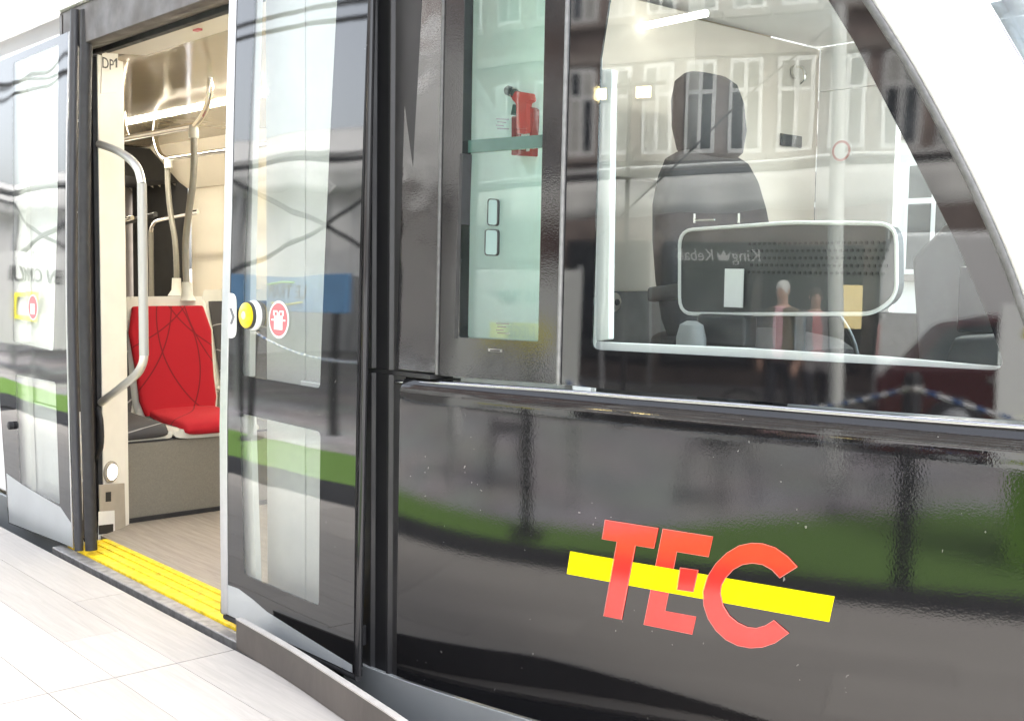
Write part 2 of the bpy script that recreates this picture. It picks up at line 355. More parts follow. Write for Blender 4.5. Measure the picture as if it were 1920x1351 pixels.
def ppatch(name, px, fun, th, m, parent=None, r=0.0, holes=(), hr=0.0, **k):
    o = XZ(px, fun); o = rounded(o, r) if r else o
    hh = [rounded(XZ(h, fun), hr) if hr else XZ(h, fun) for h in holes]
    return patch(name, o, hh, fun, th, m, parent, **k)
def disc_poly(cx, cz, rx, rz=None, n=28): return [(cx + rx * math.cos(2 * math.pi * i / n), cz + (rz or rx) * math.sin(2 * math.pi * i / n)) for i in range(n)]
def thing(name, label, cat, loc=(0, 0, 0), group=None, rz=0.0):
    o = bpy.data.objects.new(name, None); COL.objects.link(o); o.location = loc; o.rotation_euler = (0, 0, rz); o.empty_display_size = .1
    return tag(o, label, cat, group)
def tag(o, label, cat, group=None):
    o['label'] = label; o['category'] = cat
    if group: o['group'] = group
    return o
def struct(o, kind='structure'): o['kind'] = kind; return o
def text(name, body, size, loc, rot, m, parent=None, ext=.002, ax='CENTER', shear=0.0):
    c = bpy.data.curves.new(name, 'FONT'); c.body = body; c.size = size; c.extrude = ext; c.align_x = ax; c.align_y = 'CENTER'; c.shear = shear; c.resolution_u = 3
    c.materials.append(m); o = bpy.data.objects.new(name, c); COL.objects.link(o)
    if parent is not None: loc = Vector(loc) - wloc(parent)
    dg = bpy.context.evaluated_depsgraph_get(); me = bpy.data.meshes.new_from_object(o.evaluated_get(dg)); bpy.data.objects.remove(o)
    o = bpy.data.objects.new(name, me); COL.objects.link(o)
    if parent is not None: o.parent = parent
    o.location = loc; o.rotation_euler = rot; return o
def ptube(name, px, fun, d, r, m, parent, seg=6, n=6):     # strip laid along a line on the skin
    P = [on(a, b, fun) + Vector((0, -d, 0)) for a, b in px]; return tube(name, spline(P, n), r, m, parent, seg=seg)

# ------------------------------------------------------------------ the setting: street, turf, platform
STZ = -0.5
def sheet(name, lo, hi, z, m, nx=1, ny=1, jit=0.0):
    vs = []; fs = []
    for j in range(ny + 1):
        for i in range(nx + 1): vs.append((lo[0] + (hi[0] - lo[0]) * i / nx, lo[1] + (hi[1] - lo[1]) * j / ny, z + random.uniform(-jit, jit)))
    for j in range(ny):
        for i in range(nx): a = j * (nx + 1) + i; fs.append((a, a + 1, a + nx + 2, a + nx + 1))
    return raw(name, vs, fs, m)
M['dark_glass'] = mat('dark_window_glass', (.025, .03, .035), .05, ior=1.6, vary=(1, .4))
M['street'] = mat('grey_street_setts', (.20, .19, .185), .75, vary=(5, .18), bump=(45, .012, 3))
def setts_bump(m):
    N, L = nt(m); b = N['Principled BSDF']; tc = N.new('ShaderNodeTexCoord')
    br = N.new('ShaderNodeTexBrick'); br.inputs['Scale'].default_value = 4.5; br.inputs['Mortar Size'].default_value = .03; br.inputs['Color1'].default_value = (.50, .485, .475, 1); br.inputs['Color2'].default_value = (.33, .32, .31, 1); br.inputs['Mortar'].default_value = (.15, .145, .14, 1)
    L.new(tc.outputs['Object'], br.inputs['Vector'])
    nz = N.new('ShaderNodeTexNoise'); nz.inputs['Scale'].default_value = 1.3; nz.inputs['Detail'].default_value = 6
    mx = N.new('ShaderNodeMix'); mx.data_type = 'RGBA'; mx.blend_type = 'OVERLAY'; mx.inputs[0].default_value = .85
    L.new(tc.outputs['Object'], nz.inputs['Vector']); L.new(br.outputs['Color'], mx.inputs[6]); L.new(nz.outputs['Color'], mx.inputs[7]); 
    hs_ = N.new('ShaderNodeHueSaturation'); hs_.inputs['Saturation'].default_value = .25; L.new(mx.outputs[2], hs_.inputs['Color']); L.new(hs_.outputs[0], b.inputs['Base Color'])
setts_bump(M['street'])
struct(sheet('street', (-600, -600), (600, 600), STZ, M['street']))
M['turf'] = mat('artificial_turf', (.135, .26, .045), .9, vary=(30, .25), bump=(300, .004))
turf = raw('artificial_turf', [(-26, -1.25, STZ + .004), (-4.5, -1.25, STZ + .004), (2.6, -1.0, STZ + .004), (2.6, -4.4, STZ + .004), (-.8, -4.2, STZ + .004), (-3.2, -2.45, STZ + .004), (-26, -2.1, STZ + .004)], [(0, 1, 2, 3, 4, 5, 6)], M['turf'])
struct(turf)

PLY0, PLY1 = 0.34, 1.655
platform = struct(box('platform', (-16, 0.0, STZ + .002), (1.6, PLY1, -.016), mat('dark_platform_carcass', (.03, .03, .032), .7, vary=(6, .2)), None, bevel=.003))
struct(box('platform_edge_trim', (-16, 0.0, -.015), (1.6, PLY0 - .004, -.001), mat('black_edge_trim', (.016, .016, .017), .6, vary=(12, .2)), platform, bevel=.002))
_pl = {}
def plank(x0, x1, y0, y1):
    key = (round(x1 - x0, 3), round(y1 - y0, 3)); lx, ly = x1 - x0 - .0016, y1 - y0 - .0016
    if key not in _pl:
        o = box('plank', (0, 0, -.012), (lx, ly, 0), M['plank'], None, bevel=0.0008); _pl[key] = o.data
    else:
        o = bpy.data.objects.new('plank', _pl[key]); COL.objects.link(o)
    o.parent = platform; o.location = (x0 + .0008, y0 + .0008, random.uniform(-.0004, .0)); o['part'] = 1
rows = [PLY0 + i * (PLY1 - PLY0) / 7 for i in range(8)]
for r_ in range(7):
    for (sx0, sx1) in ((-9.5, -3.102), (-3.098, 1.6)):
        x = sx0; first = random.choice((.4, .8, 1.2)) if sx0 < -5 else random.choice((.55, .9, 1.2))
        while x < sx1 - .01:
            e = min(sx1, x + (first if x == sx0 else 1.2))
            if sx1 - e < .15: e = sx1
            plank(x, e, rows[r_], rows[r_ + 1]); x = e

kb = thing('kerb_board', 'dark grey wooden board standing along the platform edge below the front door leaf', 'board', (-3.1, 1.66, 0))
kp = [(-3.101, 1.662), (-2.75, 1.640), (-2.42, 1.606), (-2.05, 1.57), (-1.7, 1.58), (-1.35, 1.63)]
def ribbon(name, pts, z0, z1, th, m, parent, **k):
    vs = []; fs = []
    f0 = z0 if callable(z0) else (lambda x: z0); f1 = z1 if callable(z1) else (lambda x: z1)
    for x, y in pts: vs += [(x, y, f0(x)), (x, y + th, f0(x)), (x, y + th, f1(x)), (x, y, f1(x))]
    n = len(pts)
    for i in range(n - 1):
        for j in range(4): fs.append((4 * i + j, 4 * i + (j + 1) % 4, 4 * i + 4 + (j + 1) % 4, 4 * i + 4 + j))
    fs += [(0, 1, 2, 3), (4 * n - 1, 4 * n - 2, 4 * n - 3, 4 * n - 4)]
    return raw(name, vs, fs, m, parent, smooth=True, sharp=30, **k)
kps = [(p.x, p.y) for p in spline([(a, b, 0) for a, b in kp], 5)]
ribbon('board', kps, .0005, lambda x: min(.092, .092 - .105 * (x + 2.15)), .018, M['board'], kb, bevel=.0015)
ribbon('edge_band', [(a, b - .001) for a, b in kps], lambda x: min(.0925, .0925 - .105 * (x + 2.15)), lambda x: min(.097, .097 - .105 * (x + 2.15)), .02, mat('pale_cut_edge', (.45, .43, .40), .6, vary=(20, .1)), kb)

# ------------------------------------------------------------------ the tram: outside skin
tram = thing('tram', 'black and white tram with its door open beside the wooden platform', 'tram', (-3.5, 3.05, STZ))
# --- lower cab panel with lettering
xl = on(743, 1000, shoulder).x
patch('lower_cab_panel', [(xl + .012, .880), (-.25, .880), (-.25, .052), (xl + .002, .052)], [], shoulder, .02, M['black_panel'], tram, step=.03)
def lg(pts): return [(1040 + a / 3.4286, 930 + b / 3.4286) for a, b in pts]
T_ = lg([(328, 150), (668, 203), (640, 333), (522, 315), (432, 790), (318, 768), (404, 290), (308, 273)])
E_ = lg([(697, 208), (1018, 258), (990, 388), (787, 355), (711, 735), (910, 772), (885, 886), (574, 823)])
Q_ = lg([(810, 457), (925, 473), (893, 613), (788, 598)])
Y_ = lg([(100, 353), (1798, 643), (1763, 806), (78, 497)])
C_ = lg([(1562, 452), (1500, 385), (1420, 328), (1340, 302), (1270, 298), (1190, 315), (1110, 362), (1040, 430), (985, 515), (957, 610), (962, 700), (990, 785), (1040, 860), (1105, 920), (1180, 957), (1260, 972), (1340, 967), (1420, 940), (1508, 878),
         (1412, 795), (1360, 828), (1300, 845), (1240, 838), (1180, 810), (1125, 765), (1085, 700), (1068, 620), (1075, 570), (1100, 525), (1150, 470), (1210, 437), (1275, 427), (1340, 437), (1400, 470), (1450, 523)])
logo = ppatch('logo_bar', Y_, off(shoulder, .0014), .001, M['logo_yellow'], tram, step=.03)
ppatch('logo_letter', E_, off(shoulder, .0008), .0006, M['logo_red'], tram, step=.03)
ppatch('logo_letter', Q_, off(shoulder, .0022), .0007, M['logo_red'], tram, step=.03)
ppatch('logo_letter', T_, off(shoulder, .0022), .0007, M['logo_red'], tram, step=.03)
ppatch('logo_letter', C_, off(shoulder, .0022), .0007, M['logo_red'], tram, step=.03)
for pl_, dd in ((T_, .0022), (E_, .0007), (C_, .0022), (Q_, .0022)):
    P = [on(a, b, shoulder) + Vector((0, -dd, 0)) for a, b in pl_]; tube('logo_outline', P + [P[0]], .0007, M['logo_edge'], tram, seg=4)
# --- belt moulding, skirts
bz = [(740, 716), (820, 718), (930, 725), (1046, 733), (1200, 746), (1400, 761), (1600, 777), (1920, 801), (2100, 814)]
ptube('belt_moulding', bz, skin, -.004, .006, M['belt'], tram, seg=12)
def skirt_fun(X, z): return plan(X) - .006 + .35 * max(0.0, .046 - z) ** 1.2
patch('front_skirt', [(-2.74, .044), (-.25, .044), (-.25, -.22), (-2.74, -.22)], [], skirt_fun, .015, M['silver'], tram, step=.05, bevel=.003)
patch('rear_skirt', [(-14, .075), (-5.56, .075), (-4.66, .075), (-4.66, -.16), (-14, -.16)], [], lambda X, z: 1.775 + .2 * max(0, .07 - z), .015, M['silver'], tram, step=.2, bevel=.002)
box('underframe', (-14, 1.95, -.45), (-2.4, 4.2, -.05), M['rubber'], tram)
# --- side window module beside the driver's window
pA = [(774, -300), (836, -300), (829, 0), (818, 700), (742, 692)]
M['wavy_black'] = paint_black('wavy_black_panel', (7, .004), False, (230, .00012), 2.2, .01)
ppatch('corner_panel', pA, skin, .02, M['wavy_black'], tram, step=.06, bevel=.002)
fr_o = [(841, -300), (1072, -300), (1062, 0), (1045, 720), (823, 704)]
fr_h = [(876, -230), (1028, -230), (1022, 0), (1009, 640), (861, 632), (871, 0)]
ppatch('side_window_frame', fr_o, off(skin, .003), .03, M['black_frame'], tram, r=.012, holes=[fr_h], hr=.006, step=.05, bevel=.004)
ptube('window_seal', [(839, -280), (833, 0), (820, 702)], skin, .002, .005, M['seal'], tram)
ptube('window_seal', [(1074, -280), (1065, 0), (1047, 721)], skin, .001, .0055, M['seal_grey'], tram)
sk2 = lambda X, z: skin(X, z) + .022
lowg = ppatch('lower_sliding_pane', [(868, 282), (1018, 270), (1008, 644), (858, 636)], off(sk2, -.006), .004, M['mint_glass'], tram, step=.1)
upg = ppatch('upper_pane', [(876, -235), (1028, -235), (1022, 0), (1017, 262), (865, 274), (871, 0)], sk2, .004, M['mint_glass'], tram, step=.1)
M['green_edge2'] = mat('grey_green_plastic', (.20, .29, .28), .3)
M['green_edge'] = mat('green_glass_edge', (.055, .11, .095), .15, vary=(15, .15))
ppatch('pane_meeting_rail', [(864, 264), (1020, 252), (1018, 276), (862, 288)], off(sk2, .006), .016, M['green_edge'], tram, step=.1, bevel=.002)
ppatch('glazing_gasket', [(862, 288), (868, 288), (857, 634), (851, 634)], off(skin, .004), .03, M['rubber'], tram, step=.2)
for (a, b, c, d) in ((916, 374, 932, 422), (911, 431, 932, 478)):
    h = ppatch('pane_handle', [(a, b), (c, b + 1), (c - 1, d), (a - 1, d - 1)], off(sk2, .004), .008, M['green_edge2'], tram, r=.008, step=.05, bevel=.002)
    ppatch('handle_rim', [(a - 2, b - 2), (c + 2, b - 1), (c + 1, d + 2), (a - 3, d + 1)], off(sk2, .0035), .006, M['black_print'], h, r=.010, holes=[[(a, b), (c, b + 1), (c - 1, d), (a - 1, d - 1)]], hr=.008, step=.05)
for (x0, y0, lines) in ((930, 222, 4), (930, 605, 4)):
    for i in range(lines):
        ppatch('glass_mark', [(x0 + 2 * (i % 2), y0 + i * 6), (x0 + 24 - 5 * (i % 3), y0 + i * 6 + 1), (x0 + 24 - 5 * (i % 3), y0 + i * 6 + 3), (x0 + 2 * (i % 2), y0 + i * 6 + 2)], off(sk2, .001), .0008, M['grey_print'], tram, step=.2)
ppatch('drain_slot', [(915, 653), (941, 655), (941, 660), (915, 658)], off(skin, .004), .004, M['sill_grey'], tram, step=.1)
ppatch('drain_slot_mouth', [(919, 655), (937, 656), (937, 659), (919, 658)], off(skin, .0048), .002, M['black_print'], tram, step=.1)
# ivory lining seen through the side window
M['lit_through'] = glow_panel('added_translucent_panel', (.92, .92, .90), .5)  # translucency added to brighten the lining and partition door from behind
box('pillar_lining', (-2.62, 2.10, .35), (-2.02, 2.106, 2.3), M['lit_through'], tram, bevel=0)
box('pillar_lining_return', (-2.05, 2.02, .35), (-2.02, 2.09, 2.3), M['white_trim'], tram)
# --- driver's window: black printed border and clear centre
gl_l = [(1077, -300), (1068, 0), (1050, 721)]
gl_b = [(1200, 735), (1400, 750), (1600, 767), (1920, 790), (2000, 796)]
gl_r = [(1960, 705), (1920, 602), (1880, 492), (1830, 377), (1770, 257), (1700, 127), (1620, 0), (1520, -160), (1420, -300)]
clear = [(1146, -180), (1142, 0), (1125, 110), (1108, 655), (1886, 695), (1850, 590), (1790, 450), (1700, 272), (1600, 78), (1552, 0), (1440, -180)]
rad = [.05, 0, 0, .02, .03, 0, 0, 0, 0, 0, .05]
hole = rounded(XZ(clear, skin), rad)
gx = XZ(gl_l + gl_b + gl_r, skin)
patch('driver_window_border', gx, [hole], off(skin, -.002), .005, M['frit'], tram, step=.05)
patch('driver_window_pane', hole, [], off(skin, -.0025), .004, M['cab_glass'], tram, step=.05)
sf = lambda X, z: skin(X, z) + .045
ppatch('window_reveal', [(1121, 130), (1147, 130), (1141, 636), (1117, 640)], sf, .02, M['white_shell'], tram, step=.1, bevel=.003)
ppatch('window_ledge', [(1117, 640), (1400, 652), (1660, 668), (1890, 688), (1915, 706), (1660, 687), (1400, 671), (1114, 657)], sf, .012, M['white_shell'], tram, step=.06, bevel=.003)
# --- A pillar shell and windscreen
A_px = [(1425, -300), (1525, -160), (1627, 0), (1707, 127), (1778, 257), (1838, 377), (1888, 492), (1928, 602), (1966, 702), (2005, 800)]
A3 = [on(a, b, skin) for a, b in A_px]
ptube('windscreen_pillar_seal', A_px, skin, .004, .009, M['seal'], tram, seg=8)
B_px = [(1640, -300), (1730, -160), (1836, 0), (1884, 80), (1925, 150), (1990, 260), (2070, 400), (2160, 560), (2260, 740), (2330, 880)]
B3 = [aY(a, b, A3[i].y + .30) for i, (a, b) in enumerate(B_px)]
vs = []; fs = []; NS = 16; As = spline(A3, 5); Bs = spline(B3, 5)
for a, b in zip(As, Bs):
    a = a + (b - a).normalized() * .008
    for k in range(NS + 1):
        s = k / NS; bul = math.sin(math.pi * s) ** .8 * .085
        vs.append(a.lerp(b, s) + Vector((.62, -.78, .05)) * bul)
for i in range(len(As) - 1):
    for k in range(NS): q = i * (NS + 1) + k; fs.append((q, q + 1, q + NS + 2, q + NS + 1))
shell = raw('white_pillar_shell', vs, fs, M['white_shell'], tram, smooth=True, sharp=60)
shell.modifiers.new('thickness', 'SOLIDIFY').thickness = .02; shell.modifiers['thickness'].offset = 0
tube('windscreen_seal', [b + Vector((.004, .004, .004)) for b in Bs], .008, mat('blue_black_seal', (.02, .025, .05), .3), tram, seg=8)
vs = []; fs = []
for i, b in enumerate(Bs):
    for k in range(9):
        s = k / 8; vs.append(b + Vector((.012 + .30 * math.sin(math.pi * .5 * min(1, s * 2)) * (1 if s < .5 else 1) * .6, .01 + (4.12 - b.y - .25) * s, 0.0)) - Vector((.18 * max(0, s - .5) * 2, 0, 0)))
for i in range(len(Bs) - 1):
    for k in range(8): q = i * 9 + k; fs.append((q, q + 1, q + 10, q + 9))
wsn = raw('windscreen', vs, fs, M['screen_glass'], tram, smooth=True, sharp=80)
wsn.modifiers.new('thickness', 'SOLIDIFY').thickness = .006
# --- door pocket profiles (upper and lower) between the open leaf and the cab
sec = [(-2.80, 1.875), (-2.66, 1.875), (-2.66, 1.822), (-2.61, 1.818), (-2.602, 1.830), (-2.545, 1.832), (-2.539, 1.821), (-2.530, 1.821), (-2.523, 1.832), (-2.45, 1.838), (-2.34, 1.87), (-2.34, 1.92), (-2.80, 1.92)]
for z0, z1, dz in ((.03, .882, 0), (.894, 2.45, 0)):
    prism('door_pocket_profile', [(x, y, z0) for x, y in sec], (0, 0, z1 - z0), M['pocket'], tram, smooth=True, sharp=25, bevel=.002)
box('pocket_joint', (-2.80, 1.83, .8825), (-2.36, 1.91, .8935), M['rubber'], tram, bevel=0)
box('pocket_foot', (-2.66, 1.80, .10), (-2.63, 1.82, .16), M['rubber'], tram)
# --- white side wall behind the open front leaf
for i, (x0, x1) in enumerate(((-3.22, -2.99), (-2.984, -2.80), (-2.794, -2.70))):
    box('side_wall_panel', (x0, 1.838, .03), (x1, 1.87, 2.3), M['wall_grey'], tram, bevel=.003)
box('side_wall_ledge', (-2.98, 1.815, .80), (-2.81, 1.838, .83), M['white_shell'], tram)

# --- front door leaf
lf = [(431, -170), (693, -250), (690, 0), (668, 1268), (413, 1150), (430, 0)]
def leaf_px(p): return XZ(p, leaf_fun)
LO = leaf_px([(436, -180), (694, -260), (690, 0), (663, 1262), (424, 1151), (440, 0)])
H1 = leaf_px([(482, -140), (640, -180), (632, 0), (600, 728), (452, 703), (478, 0)])
H2 = leaf_px([(450, 774), (601, 809), (598, 1136), (457, 1076)])
H1r = rounded(H1, .018); H2r = rounded(H2, .018)
fleaf = patch('front_door_leaf', LO, [H1r, H2r], leaf_fun, .006, M['door_frit'], tram, step=.05)
fleaf['label'] = 'dark glass front door leaf with yellow button'
patch('door_pane', H1r, [], leaf_fun, .005, M['door_glass'], fleaf, step=.06)
patch('door_pane', H2r, [], leaf_fun, .005, M['door_glass'], fleaf, step=.06)
bf = lambda X, z: leaf_fun(X, z) + .03
ppatch('inner_stile', [(463, -140), (487, -140), (468, 705), (446, 700)], bf, .02, M['cream_white'], fleaf, step=.2)
ppatch('inner_stile', [(446, 770), (470, 776), (480, 1090), (455, 1078)], bf, .02, M['cream_white'], fleaf, step=.2)
ppatch('inner_stile', [(655, -140), (690, -140), (664, 1240), (628, 1200)], bf, .02, M['pocket'], fleaf, step=.2)
lz = lambda px, py: on(px, py, leaf_fun)
e0, e1, e2 = lz(434, -170), lz(433, 300), lz(416, 1150)
vs, fs = tube_data(spline([e0 + Vector((0, .018, 0)), e1 + Vector((0, .018, 0)), e2 + Vector((0, .018, 0))], 6), .018, 10)
raw('leading_edge', vs, fs, M['alu'], fleaf, smooth=True, sharp=60)
ppatch('edge_strip', [(430, -170), (444, -170), (442, 0), (433, 400), (424, 800), (426, 1151), (414, 1151), (411, 800), (420, 400), (429, 0)], off(leaf_fun, .004), .03, M['alu'], fleaf, step=.1, bevel=.003)
vs, fs = tube_data(spline([p + Vector((-.012, .014, 0)) for p in (e0, e1, e2)], 6), .012, 8)
raw('leading_rubber', vs, fs, M['edge_rubber'], fleaf, smooth=True, sharp=60)
vs, fs = tube_data(spline([lz(692, -250) + Vector((.002, .012, 0)), lz(688, 0) + Vector((.002, .012, 0)), lz(664, 1266) + Vector((.002, .012, 0))], 6), .012, 10)
raw('trailing_edge', vs, fs, mat('polished_black_edge', (.03, .03, .032), .08, .4), fleaf, smooth=True, sharp=60)
b0, b1 = lz(416, 1153), lz(664, 1268)
tube('bottom_rubber', [b0 + Vector((0, .015, -.004)), b1 + Vector((0, .015, -.004))], .012, M['rubber'], fleaf, seg=8)
ppatch('silver_wedge', [(425, 1095), (447, 1103), (475, 1124), (500, 1146), (560, 1184), (660, 1246), (660, 1260), (424, 1150)], off(leaf_fun, .0008), .0006, M['silver'], fleaf, step=.04)
c = lz(474, 592)
lathe('button_base', [(.046, .0), (.046, .008), (.041, .012)], M['white_print'], fleaf, base=(c.x + .012, c.y, c.z + .002), axis=(0, -1, 0), seg=32)
lathe('button_collar', [(.042, .010), (.042, .020), (.040, .022)], M['dark_plastic'], fleaf, base=(c.x + .002, c.y, c.z + .002), axis=(0, -1, 0), seg=32)
lathe('door_button', [(.039, .020), (.039, .027), (.035, .031), (.014, .033)], M['button'], fleaf, base=(c.x + .002, c.y, c.z + .002), axis=(0, -1, 0), seg=32)
lathe('button_spot', [(.013, .0332), (.011, .0350)], M['button_spot'], fleaf, base=(c.x + .002, c.y, c.z + .002), axis=(0, -1, 0))
pill = ppatch('arrow_label', [(424, 548), (443, 551), (443, 633), (424, 634)], off(leaf_fun, .0012), .001, M['white_print'], fleaf, r=.028, step=.05)
ppatch('arrow_chevron', [(430, 578), (434, 577), (440, 594), (435, 608), (431, 607), (435, 594)], off(leaf_fun, .0020), .0006, M['grey_print'], pill, step=.05)
sc_ = lz(523, 599)
st = patch('tram_sticker', disc_poly(sc_.x, sc_.z, .058, .056), [], off(leaf_fun, .0010), .0008, M['white_print'], fleaf, step=.05)
patch('sticker_disc', disc_poly(sc_.x, sc_.z, .051, .049), [], off(leaf_fun, .0018), .0006, M['red_print'], st, step=.05)
for (x0, z0, x1, z1) in ((-.024, -.030, .024, .012), (-.030, .012, -.022, .026), (.022, .012, .030, .026), (-.030, .022, -.006, .027), (.006, .022, .030, .027), (-.040, -.004, -.024, .001), (.024, -.004, .040, .001), (-.008, .012, .008, .022)):
    patch('sticker_figure', [(sc_.x + x0, sc_.z + z0), (sc_.x + x1, sc_.z + z0), (sc_.x + x1, sc_.z + z1), (sc_.x + x0, sc_.z + z1)], [], off(leaf_fun, .0026), .0005, M['white_print'], st, step=.1)

# --- rear door leaf (pushed open to the rear)
RO = leaf_px([(-140, 175), (128, 60), (129, 400), (136, 1026), (16, 980), (-10, 600)])
G1 = leaf_px([(24, 118), (110, 82), (108, 400), (100, 658), (24, 640), (24, 400)])
G2 = leaf_px([(28, 702), (104, 716), (112, 946), (38, 908)])
G1r = rounded(G1, .018); G2r = rounded(G2, .018)
rleaf = patch('rear_door_leaf', RO, [G1r, G2r], leaf_fun, .006, M['door_frit'], tram, step=.07)
rleaf['label'] = 'dark glass rear door leaf with red round sticker'
patch('door_pane', G1r, [], leaf_fun, .005, M['door_glass'], rleaf, step=.08)
patch('door_pane', G2r, [], leaf_fun, .005, M['door_glass'], rleaf, step=.08)
ppatch('inner_stile', [(20, 100), (52, 90), (50, 640), (20, 640)], bf, .02, M['cream_white'], rleaf, step=.2)
ppatch('inner_stile', [(26, 700), (52, 706), (60, 925), (36, 905)], bf, .02, M['cream_white'], rleaf, step=.2)
ppatch('silver_wedge', [(12, 887), (37, 905), (75, 928), (113, 950), (133, 980), (135, 1025), (17, 979)], off(leaf_fun, .0008), .0006, M['silver'], rleaf, step=.04)
def edge(name, pxs, d, r, m, parent): 
    vs, fs = tube_data(spline([lz(a, b) + Vector(d) for a, b in pxs], 6), r, 10); return raw(name, vs, fs, m, parent, smooth=True, sharp=60)
edge('leading_edge', [(134, 20), (130, 300), (129, 600), (142, 1030)], (.02, .006, 0), .018, M['edge_rubber'], rleaf)
edge('leading_rubber', [(143, 20), (139, 300), (139, 600), (152, 1030)], (.03, .03, 0), .024, M['rubber'], rleaf)
edge('leading_rubber', [(131, 60), (126, 300), (126, 600), (137, 1026)], (.0, -.001, 0), .004, M['alu'], rleaf)
s2 = lz(62, 576)
st2 = patch('tram_sticker', disc_poly(s2.x, s2.z, .058, .056), [], off(leaf_fun, .0010), .0008, M['white_print'], rleaf, step=.05)
patch('sticker_disc', disc_poly(s2.x, s2.z, .051, .049), [], off(leaf_fun, .0018), .0006, M['red_print'], st2, step=.05)
patch('sticker_figure', [(s2.x - .024, s2.z - .03), (s2.x + .024, s2.z - .03), (s2.x + .024, s2.z + .016), (s2.x - .024, s2.z + .016)], [], off(leaf_fun, .0026), .0005, M['white_print'], st2, step=.1)
kn = lz(24, 797); lathe('lock_knob', [(.018, 0), (.018, .018), (.012, .022)], M['rubber'], rleaf, base=tuple(kn), axis=(0, -1, 0))
# --- body behind the rear leaf
patch('rear_window_band', [(-14, .56), (-4.80, .56), (-4.80, 2.12), (-14, 2.12)], [], flat(1.80), .03, M['white_trim'], tram, step=.4)
patch('rear_body_panel', [(-14, .09), (-4.74, .09), (-4.74, .555), (-14, .555)], [], flat(1.79), .04, M['white_shell'], tram, step=.4, bevel=.004)
patch('cantrail', [(-14, 2.20), (-2.3, 2.20), (-2.3, 2.62), (-14, 2.62)], [], lambda X, z: 1.775 + .22 * max(0, z - 2.2) ** 1.3, .05, M['white_shell'], tram, step=.15, bevel=.004)
patch('cantrail_nose', [(-2.29, 2.22), (-.9, 2.22), (-.9, 2.62), (-2.29, 2.62)], [], lambda X, z: plan(X) + .22 * max(0, z - 2.2) ** 1.3, .05, M['white_shell'], tram, step=.08, bevel=.004)
box('roof', (-14, 1.9, 2.6), (-1.1, 4.2, 2.66), M['white_shell'], tram)
# --- door portal
prism('door_jamb', [(-4.82, 1.795, .0), (-4.775, 1.788, .0), (-4.875, 1.955, .0), (-4.93, 1.955, .0)], (0, 0, 2.19), M['dark_alu'], tram, bevel=.003)
box('portal_corner', (-5.10, 1.96, 2.065), (-4.80, 1.985, 2.25), M['dark_alu'], tram)
prism('jamb_rubber', [(-4.90, 1.956, .05), (-4.895, 1.940, .05), (-4.846, 1.940, .05), (-4.840, 1.956, .05)], (0, 0, 2.0), M['rubber'], tram)
jr = [aY(a, b, 1.935) for a, b in ((183, 765), (189, 790), (189, 838), (176, 868), (176, 896))]
tube('jamb_hose', spline([p for p in jr], 5), .012, M['rubber'], tram, seg=8)
hd = [(-4.81, 1.792, 2.045), (-4.81, 1.792, 2.195), (-4.81, 1.81, 2.21), (-4.81, 1.97, 2.13), (-4.81, 1.97, 2.085), (-4.81, 1.82, 2.04)]
prism('door_header', hd, (2.05, 0, 0), M['dark_alu'], tram, bevel=.003)
box('header_seal', (-4.78, 1.955, 2.060), (-2.8, 1.985, 2.084), M['rubber'], tram, bevel=.002)
for i in range(5): lathe('jamb_bolt', [(.007, 0), (.006, .004)], M['alu'], tram, seg=8, base=(-4.812, 1.86, .25 + i * .38), axis=(.9, -.4, 0))
lathe('jamb_latch', [(.014, 0), (.012, .01)], M['white_print'], tram, seg=8, base=(-4.765, 1.79, .14), axis=(.7, -.7, 0))
# threshold
box('threshold', (-4.72, 1.755, -.02), (-2.9, 1.925, .004), M['yellow'], tram, bevel=.002)
for y in (1.80, 1.845, 1.89): box('threshold_rib', (-4.70, y, .0045), (-2.92, y + .012, .009), M['yellow'], tram, bevel=.002)
box('sill_edge', (-4.75, 1.700, -.045), (-2.9, 1.7535, -.004), M['sill_grey'], tram, bevel=.004)
box('sill_rubber', (-4.75, 1.69, -.09), (-2.9, 1.71, -.047), M['rubber'], tram, bevel=.003)
# --- door post with its signs
PN = Vector((.155, .095, 0)).normalized(); P0 = Vector((-4.835, 1.957, 0))          # the post faces the doorway at a slant
def onpost(px, py): d = ray(px, py); return EYE + d * ((P0 - EYE).dot(PN) / d.dot(PN))
def pbox(name, pxs, d, th, m, parent, **k): return prism(name, [onpost(a, b) + PN * d for a, b in pxs], -PN * th, m, parent, **k)
prism('door_post', [(-4.835, 1.957, 0), (-4.93, 2.112, 0), (-4.96, 2.112, 0), (-4.885, 1.957, 0)], (0, 0, 2.06), M['cream_white'], tram, bevel=.004)
pbox('post_cover', [(191, 98), (221, 94), (217, 174), (188, 176)], .003, .0028, M['cream_white'], tram, bevel=.001)
c = onpost(206, 121) + PN * .0036; text('post_lettering', 'DP', .066, tuple(onpost(201, 121) + PN * .0036), (R(90), 0, math.atan2(.155, -.095)), M['black_print'], tram, .0005)
pbox('post_lettering', [(218.5, 109.5), (218.5, 127), (215.6, 127.2), (215.6, 114.5), (212.6, 117), (212.6, 113.6), (216.2, 109.7)], .0042, .001, M['black_print'], tram)
c = onpost(206, 884) + PN * .001
lathe('post_lamp_ring', [(.048, 0), (.048, .008), (.040, .012)], M['taupe'], tram, base=tuple(c), axis=tuple(PN))
lathe('post_lamp', [(.034, .0125), (.028, .017)], M['spot_led'], tram, base=tuple(c), axis=tuple(PN))
pbox('kick_cover', [(184, 908), (231, 905), (234, 1018), (186, 1022)], .008, .007, M['taupe'], tram, bevel=.002)
pbox('kick_cover_slot', [(195, 922), (205, 921), (205, 939), (195, 940)], .0095, .001, M['black_print'], tram)
pbox('white_tape', [(181, 958), (211, 956), (212, 1010), (236, 1011), (235, 1022), (180, 1026)], .0105, .001, M['white_print'], tram)
